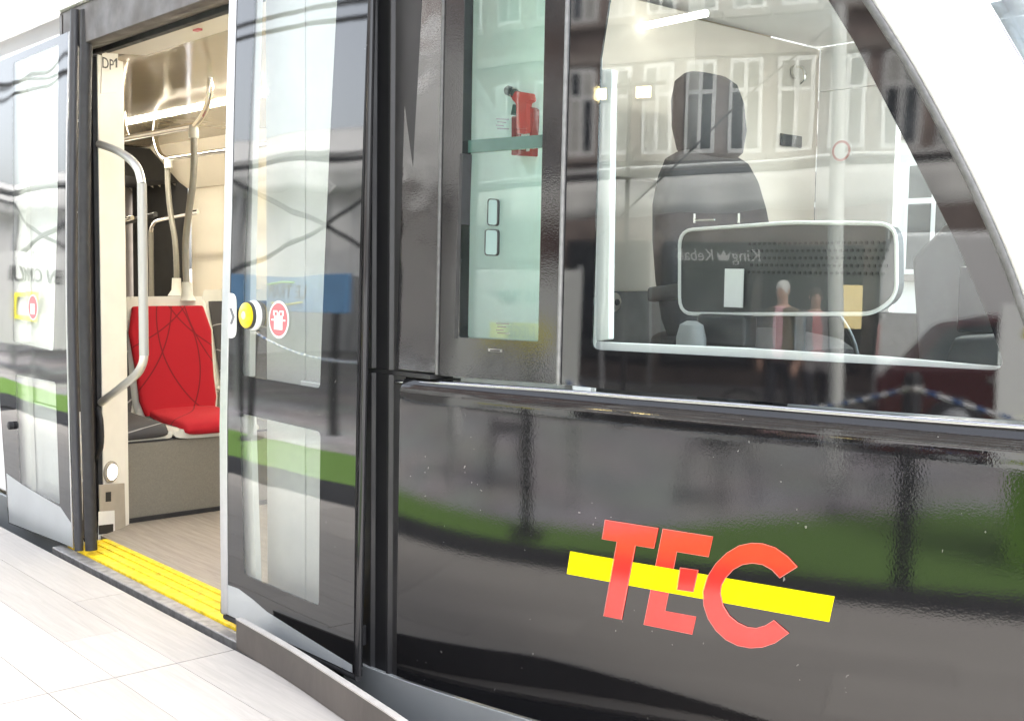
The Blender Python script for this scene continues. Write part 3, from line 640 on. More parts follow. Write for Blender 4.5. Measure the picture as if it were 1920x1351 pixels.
pbox('black_tape', [(181, 984), (208, 981), (208, 998), (181, 1001)], .0125, .001, M['black_print'], tram)

# ------------------------------------------------------------------ tram interior (saloon)
FY = 4.28                                                # far side lining
box('saloon_floor', (-14, 1.93, -.045), (-2.86, FY, .0), M['inner_floor'], tram, bevel=0)
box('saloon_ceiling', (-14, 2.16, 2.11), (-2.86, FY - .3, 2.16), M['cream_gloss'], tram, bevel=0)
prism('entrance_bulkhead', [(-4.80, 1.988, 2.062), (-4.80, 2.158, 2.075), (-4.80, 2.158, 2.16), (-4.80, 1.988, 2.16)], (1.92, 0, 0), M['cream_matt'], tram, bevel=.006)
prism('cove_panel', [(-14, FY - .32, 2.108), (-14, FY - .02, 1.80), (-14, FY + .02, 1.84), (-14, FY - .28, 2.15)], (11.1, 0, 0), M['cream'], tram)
for x0, x1 in ((-8.7, -7.91), (-7.9, -6.5), (-6.49, -5.1), (-5.09, -3.7), (-3.69, -2.87)):
    box('far_lining', (x0, FY, 0), (x1, FY + .04, 1.84), M['cream'], tram, bevel=.004)
box('led_strip', (-9.4, 3.15, 2.098), (-2.95, 3.19, 2.109), M['led'], tram, bevel=0)
box('led_strip', (-13.8, 3.14, 2.098), (-10.4, 3.20, 2.109), M['led'], tram, bevel=0)
box('ceiling_slot', (-7.0, 2.55, 2.107), (-6.93, 2.60, 2.1095), M['red_print'], tram, bevel=0)
c = aY(375, 56, 2.05); box('bulkhead_mark', (c.x - .02, 2.03, c.z - .006), (c.x + .02, 2.05, c.z + .002), M['red_print'], tram, bevel=0)
# near side wall behind the door post
box('near_lining', (-9.0, 1.87, 0), (-4.86, 1.90, 2.11), M['cream'], tram)
# gangway: folded bellows and arch
def folds(name, x0, x1, y, z0, z1, n, d, m, parent):
    vs = []; fs = []
    for i in range(2 * n + 1):
        x = x0 + (x1 - x0) * i / (2 * n); yy = y - (d if i % 2 else 0); vs += [(x, yy, z0), (x, yy, z1)]
    for i in range(2 * n): fs.append((2 * i, 2 * i + 2, 2 * i + 3, 2 * i + 1))
    o = raw(name, vs, fs, m, parent); s = o.modifiers.new('thickness', 'SOLIDIFY'); s.thickness = .01; return o
folds('gangway_bellows', -9.70, -8.72, FY - .02, .0, 1.98, 7, .07, M['bellows'], tram)
prism('bellows_top', [(-9.70, 2.3, 1.97), (-9.70, FY, 1.84), (-9.70, FY, 2.10), (-9.70, 2.3, 2.10)], (.93, 0, 0), M['bellows'], tram)
arch = [(-9.75, 1.9, 0), (-9.75, 1.9, 2.14), (-9.75, FY + .05, 2.14), (-9.75, FY + .05, 0), (-9.75, FY - .16, 0), (-9.75, FY - .16, 1.62), (-9.75, FY - .40, 1.88), (-9.75, 2.95, 1.90), (-9.75, 2.75, 1.66), (-9.75, 2.75, 0)]
prism('gangway_arch', arch, (-.05, 0, 0), M['gangway'], tram)
prism('gangway_side_panel', [(-10.1, 3.98, .25), (-10.1, 3.98, 1.55), (-10.1, 4.05, 1.68), (-10.1, 4.25, 1.68), (-10.1, 4.25, .25)], (-.04, 0, 0), M['cream'], tram)
box('next_car_wall', (-13.9, 1.9, 0), (-13.8, FY, 2.12), M['cream'], tram)
box('next_car_window', (-13.79, 3.2, .7), (-13.77, 3.9, 1.9), emit('next_car_daylight_pane', (.9, .97, 1), 1.4), tram, bevel=0)
# grab rails
def pol(px, Y): return [aY(a, b, Y) for a, b in px]
r1 = pol([(187, 272), (215, 281), (240, 296), (258, 318), (266, 345)], 1.95)
hp = [aY(187, 270, 1.95), aY(216, 281, 1.93), aY(243, 298, 1.91), aY(259, 318, 1.90), aY(266, 345, 1.90)]
dr = tube('door_grab_rail', spline(hp, 6), .017, M['satin'], tram, seg=12)
tube('rail_sleeve', [aY(266, 344, 1.90), aY(270, 666, 1.90)], .0185, mat('pale_rail_sleeve', (.48, .475, .45), .36, .2), dr, seg=12)
tube('rail_foot', spline([aY(270, 664, 1.90), aY(267, 682, 1.90), aY(255, 702, 1.91), aY(225, 727, 1.93), aY(190, 754, 1.95)], 6), .017, M['satin'], dr, seg=12)
b1 = aY(222, 262, 2.72); b2 = aY(365, 236, 2.72); zb = (b1.z + b2.z) / 2
cr = tube('ceiling_rail', [(-7.8, 2.72, zb), (b2.x, 2.72, zb)], .017, M['chrome'], tram, seg=12)
tube('rail_riser', spline([(b2.x, 2.72, zb), aY(382, 212, 2.72), aY(392, 180, 2.72), aY(394, 140, 2.72), aY(394, 98, 2.72)], 6), .017, M['chrome'], cr, seg=12)
tube('rail_riser', spline([aY(238, 256, 2.72), aY(232, 238, 2.72), aY(229, 205, 2.72), aY(228, 165, 2.72)], 6), .017, M['chrome'], cr, seg=12)
c = aY(363, 246, 2.72); lathe('rail_socket', [(.026, -.035), (.028, 0), (.022, .03)], M['shell_grey'], cr, base=tuple(c), seg=14)
pb = spline([aY(363, 250, 2.72), aY(364, 290, 2.72), aY(362, 340, 2.71), aY(354, 400, 2.70), aY(348, 460, 2.69), aX(350, 535, -5.50)], 6)
gp = tube('grab_pole', pb, .018, M['sleeve'], tram, seg=12)
c = aX(351, 545, -5.50); lathe('pole_socket', [(.045, -.05), (.030, -.02), (.027, .045)], M['shell_grey'], gp, base=tuple(c), seg=14)
b3 = aY(312, 303, 3.5); b4 = aY(420, 277, 3.5); zb2 = (b3.z + b4.z) / 2
cr2 = tube('ceiling_rail', [(b3.x - .02, 3.5, zb2), (-3.2, 3.5, zb2)], .017, M['chrome'], tram, seg=12)
tube('rail_riser', spline([(b3.x, 3.5, zb2), aY(298, 285, 3.5), aY(290, 250, 3.5), aY(288, 200, 3.5), aY(291, 160, 3.5), aY(305, 132, 3.5), aY(330, 120, 3.5)], 6), .017, M['chrome'], cr2, seg=12)
c = aY(316, 304, 3.5); lathe('rail_socket', [(.028, -.04), (.030, 0), (.024, .03)], M['shell_grey'], cr2, base=tuple(c), seg=14)
p2 = spline([aY(314, 312, 3.5), aY(315, 350, 3.5), aY(320, 400, 3.5), aY(328, 450, 3.5), aY(331, 500, 3.5), aY(331, 525, 3.5)], 6)
gp2 = tube('grab_pole', p2, .019, M['sleeve'], tram, seg=12)
c = aY(331, 535, 3.5); lathe('pole_socket', [(.06, -.07), (.034, -.03), (.030, .05)], M['shell_grey'], gp2, base=tuple(c), seg=14)
gr = tube('gangway_rail', spline([aY(283, 470, 3.9), aY(283, 436, 3.9), aY(289, 420, 3.9), aY(300, 412, 3.9), aY(351, 401, 3.9), aY(372, 397, 3.9)], 5), .018, M['chrome'], tram, seg=10)
tube('rail_sleeve', [aY(283, 432, 3.9), aY(285, 620, 3.9)], .02, M['sleeve'], gr, seg=10)
tube('black_rail', [aY(216, 422, 3.2), aY(250, 413, 3.2), aY(292, 402, 3.2)], .018, M['rubber'], tram, seg=10)
gr2 = tube('gangway_rail', spline([aY(222, 640, 3.0), aY(221, 500, 3.0), aY(220, 424, 3.0), aY(228, 414, 3.0), aY(248, 408, 3.0)], 5), .015, M['chrome'], tram, seg=10)
c = aY(376, 318, FY - .001)
pg = box('seat_priority_sign', (c.x - .075, FY - .004, c.z - .13), (c.x + .075, FY - .0005, c.z + .14), M['white_print'], tram, bevel=0)
for (x0, z0, x1, z1) in ((-.03, .02, .05, .09), (-.05, -.02, .01, .02), (-.02, -.06, .03, -.03)): box('sign_figure', (c.x + x0, FY - .0065, c.z + z0), (c.x + x1, FY - .0045, c.z + z1), M['black_print'], pg, bevel=0)
text('sign_lettering', '61', .06, (c.x, FY - .006, c.z + .20), (R(90), 0, 0), M['black_print'], tram, .0005)

# --- seats
def loft(name, rows_, m, parent, **k):
    vs = []; fs = []; n = len(rows_[0])
    for r_ in rows_: vs += r_
    for i in range(len(rows_) - 1):
        for j in range(n): fs.append((i * n + j, i * n + (j + 1) % n, (i + 1) * n + (j + 1) % n, (i + 1) * n + j))
    fs.append(tuple(range(n))[::-1]); fs.append(tuple((len(rows_) - 1) * n + j for j in range(n)))
    return raw(name, vs, fs, m, parent, smooth=True, sharp=60, **k)
def sect(cx, cy, cz, w, t, nx, nz, n=20, e=3.2):
    """superellipse cross-section: width w along Y, thickness t along direction (nx, nz)"""
    out = []
    for i in range(n):
        a = 2 * math.pi * i / n; ca, sa = math.cos(a), math.sin(a)
        u = math.copysign(abs(ca) ** (2 / e), ca) * w / 2; v = math.copysign(abs(sa) ** (2 / e), sa) * t / 2
        out.append(Vector((cx + nx * v, cy + u, cz + nz * v)))
    return out
def bench_seat(label, cy, cloth, wtop, w, back_top, xoff=0.0):
    s = thing('passenger_seat', label, 'seat', (-5.2 + xoff, cy, .36), 'passenger seats by the door')
    X = xoff
    # back: shell and cushion, slightly bowed, leaning to the rear
    st_ = [(-5.355, .42, w * .92), (-5.375, .50, w), (-5.40, .60, w * 1.0), (-5.43, .72, w * 1.03), (-5.455, .84, w * 1.08), (-5.475, .93, wtop), (-5.485, back_top - .03, wtop * .99), (-5.487, back_top, wtop * .90)]
    loft('back_shell', [sect(x + X - .03, cy, z, ww + .05, .05, .98, .15) for x, z, ww in st_], M['shell_grey'], s)
    loft('back_cushion', [sect(x + X + .004, cy, z, ww - .005, .045, .98, .15, e=5) for x, z, ww in [(-5.352, .43, w * .9)] + st_[1:6] + [(-5.482, back_top - .055, wtop * .97), (-5.484, back_top - .047, wtop * .94)]], cloth, s)
    loft('seat_shell', [sect(x + X, cy, z, ww + .04, .05, -.1, 1) for x, z, ww in ((-5.40, .40, w * .9), (-5.2, .395, w), (-5.02, .393, w), (-4.955, .388, w * .97))], M['shell_grey'], s)
    loft('seat_cushion', [sect(x + X, cy + .012, z, ww - .03, t, -.08, 1, e=4) for x, z, ww, t in ((-5.385, .445, w * .9, .05), (-5.25, .43, w, .055), (-5.08, .425, w, .06), (-4.98, .415, w * .99, .065), (-4.945, .405, w * .95, .05), (-4.935, .40, w * .9, .02))], cloth, s)
    return s
red = bench_seat('red patterned passenger seat facing the open doorway beside the charcoal seat', 2.565, M['red_cloth'], .40, .415, 1.012)
dark = bench_seat('charcoal patterned passenger seat half hidden behind the ivory door post', 2.13, M['dark_cloth'], .38, .40, 1.0, -.015)
bb = thing('seat_box', 'warm grey box under the passenger seats inside the open doorway', 'seat base', (-5.2, 2.4, 0))
box('front_panel', (-4.985, 1.93, .0), (-4.965, 2.98, .362), M['warm_grey'], bb, bevel=.002)
box('side_panel', (-5.55, 2.955, .0), (-4.986, 2.98, .362), M['warm_grey'], bb, bevel=.002)
box('top_panel', (-5.55, 1.93, .363), (-4.965, 2.98, .372), M['dark_plastic'], bb, bevel=.002)
box('floor_trim', (-4.964, 1.95, .0), (-4.955, 2.98, .022), M['rubber'], bb, bevel=.002)
aisle = thing('passenger_seat', 'pale seat shell across the aisle behind the red seat', 'seat', (-6.5, 3.55, .36), 'passenger seats by the door')
c1, c2 = aY(362, 545, 3.5), aY(412, 548, 3.5)
loft('back_shell', [sect(-6.6 + dx, 3.62, z, ww, .05, .98, .15) for dx, z, ww in ((0.0, .40, .44), (-.03, .60, .46), (-.07, .82, .50), (-.10, .96, .52), (-.105, 1.02, .48))], M['shell_grey'], aisle)
loft('seat_shell', [sect(-6.62 + dx, 3.62, .40, .44, .05, -.1, 1) for dx in (0, .2, .42)], M['shell_grey'], aisle)
loft('back_cushion', [sect(-6.565 + dx, 3.62, z, ww, .03, .98, .15) for dx, z, ww in ((0.0, .44, .40), (-.03, .60, .42), (-.07, .82, .45), (-.098, .95, .46))], M['dark_cloth'], aisle)
box('pedestal', (-6.62, 3.4, 0), (-6.25, 3.84, .38), M['warm_grey'], aisle, bevel=.004)

# ------------------------------------------------------------------ driver's cab
box('cab_floor', (-2.84, 2.42, .40), (-.75, FY, .44), M['dark_plastic'], tram)
box('cab_ceiling', (-2.84, 2.25, 2.14), (-1.25, FY, 2.19), M['white_trim'], tram)
box('cab_partition', (-2.86, 2.62, 1.101), (-2.82, FY, 2.13), M['cab_beige'], tram)
box('partition_base', (-2.86, 2.62, .0), (-2.81, FY, 1.10), M['dark_plastic'], tram)
box('partition_door', (-2.815, 2.20, .44), (-2.805, 2.60, 2.10), M['lit_through'], tram, bevel=.002)
box('partition_post', (-2.84, 2.605, .44), (-2.76, 2.66, 2.13), M['cab_beige'], tram, bevel=.006)
box('partition_post', (-2.84, 2.13, .44), (-2.77, 2.19, 2.13), M['mid_plastic'], tram, bevel=.006)
box('partition_locker', (-2.815, 2.85, 1.50), (-2.74, 3.35, 2.12), M['cab_beige'], tram, bevel=.006)
c = aX(1145, 566, -2.785); lathe('door_lock', [(.034, 0), (.034, .02), (.02, .03)], M['cab_beige'], tram, base=tuple(c), axis=(1, 0, 0))
lathe('lock_core', [(.012, .0305), (.010, .036)], M['dark_plastic'], tram, base=tuple(c), axis=(1, 0, 0), seg=12)
c = aX(1482, 264, -2.815); box('partition_vent', (-2.816, c.y - .075, c.z - .024), (-2.808, c.y + .075, c.z + .024), M['dark_plastic'], tram, bevel=.002)
c = aX(1490, 135, -2.815); hk = lathe('coat_hook_plate', [(.028, 0), (.026, .008)], M['cab_beige'], tram, base=tuple(c), axis=(1, 0, 0)); tube('coat_hook', spline([c + Vector((.01, 0, .02)), c + Vector((.04, 0, .01)), c + Vector((.05, 0, -.03)), c + Vector((.03, 0, -.05))], 4), .006, M['chrome'], hk)
# far side of the cab: white pillar, window opening and ledge
box('far_cab_wall', (-2.82, FY, .44), (-.8, FY + .04, 1.02), M['dark_plastic'], tram, bevel=.004)
box('far_cab_header', (-2.82, FY, 1.95), (-1.3, FY + .04, 2.14), M['white_trim'], tram, bevel=.004)
box('far_cab_pillar', (-2.82, FY, 1.021), (-2.45, FY + .04, 1.949), M['white_trim'], tram, bevel=.004)
box('far_cab_window', (-2.449, FY + .01, 1.021), (-1.2, FY + .018, 1.949), M['cab_glass'], tram, bevel=0)
c = aY(1578, 283, FY - .002); patch('no_smoking_sign', disc_poly(c.x, c.z, .05), [], flat(FY - .004), .002, M['white_print'], tram, step=.2)
patch('no_smoking_ring', disc_poly(c.x, c.z, .044), [disc_poly(c.x, c.z, .034)], flat(FY - .006), .0015, M['faded_red'], tram, step=.2)
lt = [aX(1140, 62, -2.6), aX(1330, 26, -2.6)]
tube('cab_light', [aZ(1190, 53, 2.03), aZ(1325, 25, 2.03)], .012, emit('cab_tube_light', (1.0, .96, .88), 1.3), tram, seg=10)
box('cab_light', (-1.95, 2.6, 2.115), (-1.85, 3.9, 2.138), M['cab_fill_led'], tram, bevel=.002)  # extra ceiling lamp, out of view, added to brighten the cab
# desk along the front with instrument hood
box('cab_desk', (-1.55, 2.25, .80), (-.75, 4.2, .88), M['mid_plastic'], tram, bevel=.02)
box('desk_pedestal', (-1.2, 2.4, .44), (-.8, 4.1, .80), M['mid_plastic'], tram, bevel=.02)
prism('instrument_hood', [(-1.45, 2.75, .88), (-1.40, 2.75, 1.02), (-1.05, 2.75, 1.06), (-.95, 2.75, .88)], (0, .9, 0), M['dark_plastic'], tram, bevel=.02)

prism('instrument_column', [(-1.62, 3.0, .88), (-1.66, 3.0, 1.22), (-1.52, 3.0, 1.36), (-1.30, 3.0, 1.30), (-1.0, 3.0, 1.10), (-.9, 3.0, .88)], (0, .75, 0), mat('dash_grey', (.11, .112, .115), .5, vary=(20, .1)), tram, bevel=.02)
box('dash_screen', (-1.50, 2.975, 1.02), (-1.28, 2.995, 1.20), M['dark_glass'], tram, bevel=.006)
side = thing('side_panel_unit', 'grey rounded panel with a band of small holes inside the driver window', 'panel', (-1.7, 2.45, .44))
sp = rounded(XZ([(1276, 432), (1490, 417), (1682, 420), (1683, 556), (1640, 588), (1395, 589), (1276, 588)], flat(2.42)), .045)
patch('panel', sp, [], flat(2.42), .03, mat('cab_panel_grey', (.05, .052, .052), .3, vary=(10, .05)), side, step=.2, bevel=.008)
ed = [Vector((a, 2.416, b)) for a, b in sp]; tube('panel_rim', ed + [ed[0]], .005, M['white_trim'], side, seg=6)
cs = []; fs = []
q0, q1, q2 = aY(1405, 457, 2.416), aY(1668, 455, 2.416), aY(1405, 510, 2.416)
for i in range(26):
    for j in range(5):
        x = q0.x + (q1.x - q0.x) * (i + .5 * (j % 2)) / 26; z = q0.z + (q2.z - q0.z) * j / 4
        s = len(cs)
        for k in range(8): cs.append((x + .0042 * math.cos(k * math.pi / 4), 2.4165, z + .0042 * math.sin(k * math.pi / 4)))
        for k in range(8): cs.append((x + .0042 * math.cos(k * math.pi / 4), 2.4185, z + .0042 * math.sin(k * math.pi / 4)))
        fs.append(tuple(range(s, s + 8))); fs += [(s + k, s + (k + 1) % 8, s + 8 + (k + 1) % 8, s + 8 + k) for k in range(8)]
pf = raw('perforation', cs, fs, M['black_print'], side); pf['kind'] = 'stuff'
for px in (1302, 1385):
    c = aY(px, 418, 2.43); tube('panel_bracket', [c, c + Vector((0, 0, .025))], .003, M['chrome'], side, seg=6)
c = aY(1302, 413, 2.43); tube('panel_bracket', [c, aY(1340, 412, 2.43)], .0025, M['chrome'], side, seg=6)
box('stand', (-1.72, 2.45, .44), (-1.66, 2.50, 1.08), M['dark_plastic'], side)

mon = thing('cab_monitor', 'dark monitor on the cab side ledge below the grey perforated panel', 'monitor', (-1.85, 2.36, .8))
m0, m1 = aY(1305, 588, 2.36), aY(1394, 652, 2.36)
box('monitor_body', (m0.x, 2.36, m1.z), (m1.x, 2.42, m0.z), M['dark_plastic'], mon, bevel=.01)
box('monitor_base', (m0.x + .02, 2.34, .79), (m1.x - .03, 2.44, m1.z - .001), M['dark_plastic'], mon, bevel=.01)
jug = thing('handset', 'pale rounded handset standing below the driver seat armrest', 'handset', (-1.95, 2.32, .8))
c = aY(1296, 634, 2.31); lathe('handset_body', [(.018, -.05), (.042, -.045), (.044, .0), (.034, .035), (.015, .045)], M['mid_plastic'], jug, base=tuple(c), sc=(1, .7, 1))
lathe('handset_foot', [(.03, -.075), (.03, -.051)], M['dark_plastic'], jug, base=tuple(c))
doc = aY(1372, 540, 2.40); dp = box('paper_sheet', (doc.x - .03, 2.408, doc.z - .05), (doc.x + .03, 2.4105, doc.z + .05), M['white_print'], None, bevel=0)
tag(dp, 'white sheet of paper fixed to the grey perforated panel', 'paper')

ds = thing('driver_seat', 'charcoal driver seat with headrest inside the cab window', 'seat', (-2.4, 3.1, .44))
SY = 3.08
def bk(z, x, w, t): return sect(x + .03, SY + .04, z, w * 1.12, t * 1.1, .98, .12, n=28, e=3.0)
loft('backrest', [bk(.93, -2.43, .44, .10), bk(1.02, -2.44, .50, .13), bk(1.15, -2.455, .53, .14), bk(1.28, -2.475, .53, .13), bk(1.40, -2.495, .50, .12), bk(1.49, -2.505, .44, .11), bk(1.55, -2.515, .36, .10), bk(1.575, -2.52, .26, .07)], M['seat_cloth'], ds)
loft('headrest', [bk(1.555, -2.505, .20, .07), bk(1.585, -2.505, .27, .10), bk(1.66, -2.51, .30, .12), bk(1.75, -2.52, .29, .12), bk(1.815, -2.53, .25, .10), bk(1.84, -2.535, .18, .06)], M['seat_cloth'], ds)
loft('seat_cushion', [sect(x, SY, z, w, t, -.05, 1, n=24) for x, z, w, t in ((-2.50, .93, .44, .10), (-2.38, .92, .50, .14), (-2.2, .92, .52, .15), (-2.05, .91, .50, .13), (-1.98, .90, .44, .08))], M['seat_cloth'], ds)
for sy in (-.30, .30):
    loft('armrest', [sect(x, SY + sy, z, .06, .05, 0, 1, n=12) for x, z in ((-2.42, 1.10), (-2.3, 1.115), (-2.12, 1.12), (-2.08, 1.11))], M['dark_plastic'], ds)
box('pedestal', (-2.36, SY - .14, .44), (-2.12, SY + .14, .85), M['dark_plastic'], ds, bevel=.02)
lever = loft('side_lever', [sect(x, SY - .27, z, .05, .05, 0, 1, n=12) for x, z in ((-2.30, .86), (-2.2, .90), (-2.05, .93))], M['dark_plastic'], ds)

mk = tube('gooseneck_microphone', spline([(-1.50, 2.50, .885), (-1.52, 2.50, 1.0), (-1.58, 2.50, 1.08), (-1.66, 2.50, 1.10)], 5), .006, M['dark_plastic'], None, seg=8); tag(mk, 'thin black gooseneck microphone on the cab desk behind the side window', 'microphone')
# emergency hammer fixed to the pillar lining, seen through the green glass
hm = thing('emergency_hammer', 'red emergency hammer behind the green tinted side window', 'hammer', (-2.28, 2.09, 1.45))
HY = 2.075
def hpx(p): return XZ(p, flat(HY))
patch('holder', rounded(hpx([(959, 218), (975, 218), (975, 236), (966, 240), (966, 270), (975, 272), (975, 284), (993, 284), (993, 250), (994, 200), (1000, 205), (997, 293), (959, 291)]), .004), [], flat(HY), .022, mat('dark_red_plastic', (.42, .02, .02), .4), hm, step=.1, bevel=.003)
patch('handle', rounded(hpx([(973, 172), (1000, 176), (1003, 190), (994, 194), (995, 250), (976, 252), (975, 196), (966, 186)]), .006), [], flat(HY - .014), .02, M['hammer_red'], hm, step=.1, bevel=.004)
for i in range(4):
    yy = 238 + i * 9; patch('grip_rib', hpx([(977, yy), (996, yy + 1), (996, yy + 5), (980, yy + 4)]), [], flat(HY - .02), .008, M['hammer_red'], hm, step=.1, bevel=.002)
a, b = aY(972, 178, HY - .004), aY(947, 167, HY - .004)
tube('head_band', [a.lerp(b, .28), a.lerp(b, .36)], .0152, M['chrome'], hm, seg=12)
tube('head', [a.lerp(b, -.1), a.lerp(b, .25), a.lerp(b, .3), a.lerp(b, .8), b], [.010, .010, .014, .013, .004], M['dark_plastic'], hm, seg=12)
patch('retaining_clip', hpx([(966, 196), (975, 198), (974, 218), (962, 217)]), [], flat(HY - .01), .02, M['green_edge'], hm, step=.1, bevel=.002)

# ------------------------------------------------------------------ the square opposite the tram (seen in the glass and paint)
M['stone'] = mat('pale_stone_render', (.25, .215, .19), .8, vary=(1.5, .15), bump=(30, .004))
M['facade'] = mat('brown_stone_facade', (.23, .185, .165), .85, vary=(2.5, .3), bump=(40, .006))
M['brick'] = mat('brown_red_brick', (.17, .10, .085), .85, vary=(12, .25), bump=(60, .005))
M['win_frame'] = mat('white_window_frame', (.72, .72, .70), .45)
M['shop_dark'] = mat('dark_shop_front', (.035, .035, .038), .4, vary=(4, .2))
M['iron'] = mat('black_iron', (.015, .015, .016), .45)
M['roof_slate'] = mat('slate_roof', (.06, .06, .07), .7, vary=(8, .2))
def fabric(name, color, t=.35):
    m = mat(name, color, .8, bump=(6, .01, 3)); N, L = nt(m); b = N['Principled BSDF']; tr = N.new('ShaderNodeBsdfTranslucent'); tr.inputs[0].default_value = (*color, 1)
    mx = N.new('ShaderNodeMixShader'); mx.inputs[0].default_value = t; L.new(b.outputs[0], mx.inputs[1]); L.new(tr.outputs[0], mx.inputs[2]); L.new(mx.outputs[0], N['Material Output'].inputs[0]); return m
M['pvc'] = fabric('white_tent_fabric', (.86, .86, .85), .5); M['awning'] = fabric('ivory_awning_fabric', (.86, .85, .82), .35)

PANES = [M['dark_glass'], M['dark_glass'], mat('curtained_pane', (.22, .22, .21), .1, vary=(3, .3)), mat('pale_blind_pane', (.42, .41, .38), .15, vary=(2, .2)), mat('grey_pane', (.09, .10, .11), .06, vary=(2, .4))]
def building(name, label, x0, x1, y, h, wallm, cols, rows_, z0, rh, ww, wh, group=None, facing=1, shop=False, depth=9.0):
    b = thing(name, label, 'building', ((x0 + x1) / 2, y - depth / 2 * facing, STZ), group)
    ys = sorted((y, y - facing * depth)); box('wall', (x0, ys[0], STZ + .01), (x1, ys[1], h), wallm, b, bevel=.02)
    box('cornice', (x0 - .15, ys[0] - .25, h), (x1 + .15, ys[1] + .25, h + .35), M['stone'], b, bevel=.03)
    fz = ys[1] if facing > 0 else ys[0]
    for r_ in range(rows_):
        zb = z0 + r_ * rh
        for c_ in range(cols):
            xc = x0 + (c_ + .5) * (x1 - x0) / cols; f = facing
            lo, hi = sorted((fz + .003 * f, fz + .06 * f))
            wf = box('window', (xc - ww / 2, lo, zb), (xc + ww / 2, hi, zb + wh), M['win_frame'], b, bevel=.01)
            for sx in (-1, 1):
                for (za, zc) in ((zb + .08, zb + wh * .62), (zb + wh * .67, zb + wh - .08)):
                    xa, xb = sorted((xc + sx * .04, xc + sx * (ww / 2 - .07))); l2, h2 = sorted((fz + .061 * f, fz + .068 * f)); box('pane', (xa, l2, za), (xb, h2, zc), random.choice(PANES), wf, bevel=0)
            l2, h2 = sorted((fz + .003 * f, fz + .16 * f)); box('sill', (xc - ww / 2 - .1, l2, zb - .12), (xc + ww / 2 + .1, h2, zb - .004), M['stone'], wf, bevel=.01)
        if r_: l2, h2 = sorted((fz + .003 * f, fz + .09 * f)); box('string_course', (x0, l2, zb - .75), (x1, h2, zb - .55), M['stone'], b, bevel=.01)
    return b, fz
kb_, fz = building('shop_house', 'stone street house with a dark kebab shop front reflected in the driver window', -8.2, .6, -15.0, 13, M['facade'], 10, 4, 3.5, 2.35, .62, 1.55, 'houses across the square')
# kebab shop
for (xa, xb, zt) in ((-8.0, -6.0, 2.0), (-5.8, -4.0, 1.95), (-3.8, -2.1, 1.95), (-1.9, .4, 2.0)):
    f1 = box('shop_window', (xa, fz + .003, STZ + .35), (xb, fz + .10, zt), M['shop_dark'], kb_, bevel=.02); box('pane', (xa + .1, fz + .101, STZ + .45), (xb - .1, fz + .108, zt - .1), M['dark_glass'], f1, bevel=0)
sg = box('shop_sign', (-5.75, fz + .11, 1.50), (-3.55, fz + .22, 1.98), M['shop_dark'], kb_, bevel=.02)
text('sign_lettering', 'King', .30, (-4.08, fz + .224, 1.74), (R(90), 0, R(180)), M['white_print'], sg, .01, shear=.15)
text('sign_lettering', 'Kebab', .30, (-5.08, fz + .224, 1.74), (R(90), 0, R(180)), M['white_print'], sg, .01, shear=.15)
prism('sign_crown', [(-4.52 + a, fz + .223, 1.66 + b) for a, b in ((.10, 0), (-.10, 0), (-.13, .16), (-.06, .08), (0, .19), (.06, .08), (.13, .16))], (0, .01, 0), M['white_print'], sg)
box('menu_panel', (-2.5, fz + .11, .6), (-2.1, fz + .14, 1.3), emit('lit_menu', (.95, .75, .35), .9), kb_, bevel=.01)
building('brick_house', 'brown brick street house left of the kebab shop in the reflection', -19, -8.35, -15.4, 12, M['brick'], 7, 3, 3.2, 2.9, .95, 1.8, 'houses across the square')
building('brick_house', 'brick street house right of the kebab shop in the reflection', .75, 12, -15.3, 11.5, M['brick'], 7, 3, 3.4, 2.9, .95, 1.8, 'houses across the square')
building('rear_house', 'pale house behind the tram seen through the cab windows', -22, 6, 17, 10, mat('cream_render', (.72, .70, .66), .8, vary=(1.2, .08)), 14, 3, 1.2, 2.9, 1.0, 1.8, 'houses across the square', facing=-1)

# awning with a hanging valance between square and shop
aw = thing('awning', 'ivory fabric awning with hanging valance reflected across the driver window', 'awning', (-3.8, -12, STZ))
def cloth(name, x0, x1, y, z0, z1, wav, n, m, parent, slope=0.0):
    vs = []; fs = []
    for i in range(n + 1):
        t = i / n; x = x0 + (x1 - x0) * t; dz = slope * t
        sc = .05 * abs(math.sin(t * math.pi * wav))
        for k in range(4): vs.append((x, y + (math.sin(t * 95) + .6 * math.sin(t * 41 + 1)) * .045 * k / 3, z1 + dz - (z1 - z0 + sc) * k / 3))
    for i in range(n):
        for k in range(3): q = i * 4 + k; fs.append((q, q + 4, q + 5, q + 1))
    o = raw(name, vs, fs, m, parent, smooth=True, sharp=80); o.modifiers.new('thickness', 'SOLIDIFY').thickness = .004; return o
cloth('valance', -9.8, 2.2, -10.5, 2.02, 2.50, 9, 200, M['awning'], aw, .40)
tube('front_bar', [(-9.8, -10.53, 2.53), (2.2, -10.53, 2.93)], .05, M['iron'], aw, seg=10)
tube('top_rail', [(-9.8, -10.50, 2.63), (2.2, -10.50, 3.03)], .025, M['win_frame'], aw, seg=8)
rf_ = raw('roof_sheet', [(-9.8, -10.56, 2.55), (2.2, -10.56, 2.95), (2.2, -13.8, 3.15), (-9.8, -13.8, 2.75)], [(0, 1, 2, 3)], M['awning'], aw); rf_.modifiers.new('thickness', 'SOLIDIFY').thickness = .006
for x, zt in ((-9.7, 2.50), (-5.7, 2.63), (-1.6, 2.77), (2.1, 2.89)):
    tube('pole', [(x, -10.53, STZ), (x, -10.53, zt)], .03, M['alu'], aw, seg=10)
    tube('pole', [(x, -13.7, STZ), (x, -13.7, zt + .2)], .03, M['alu'], aw, seg=10)

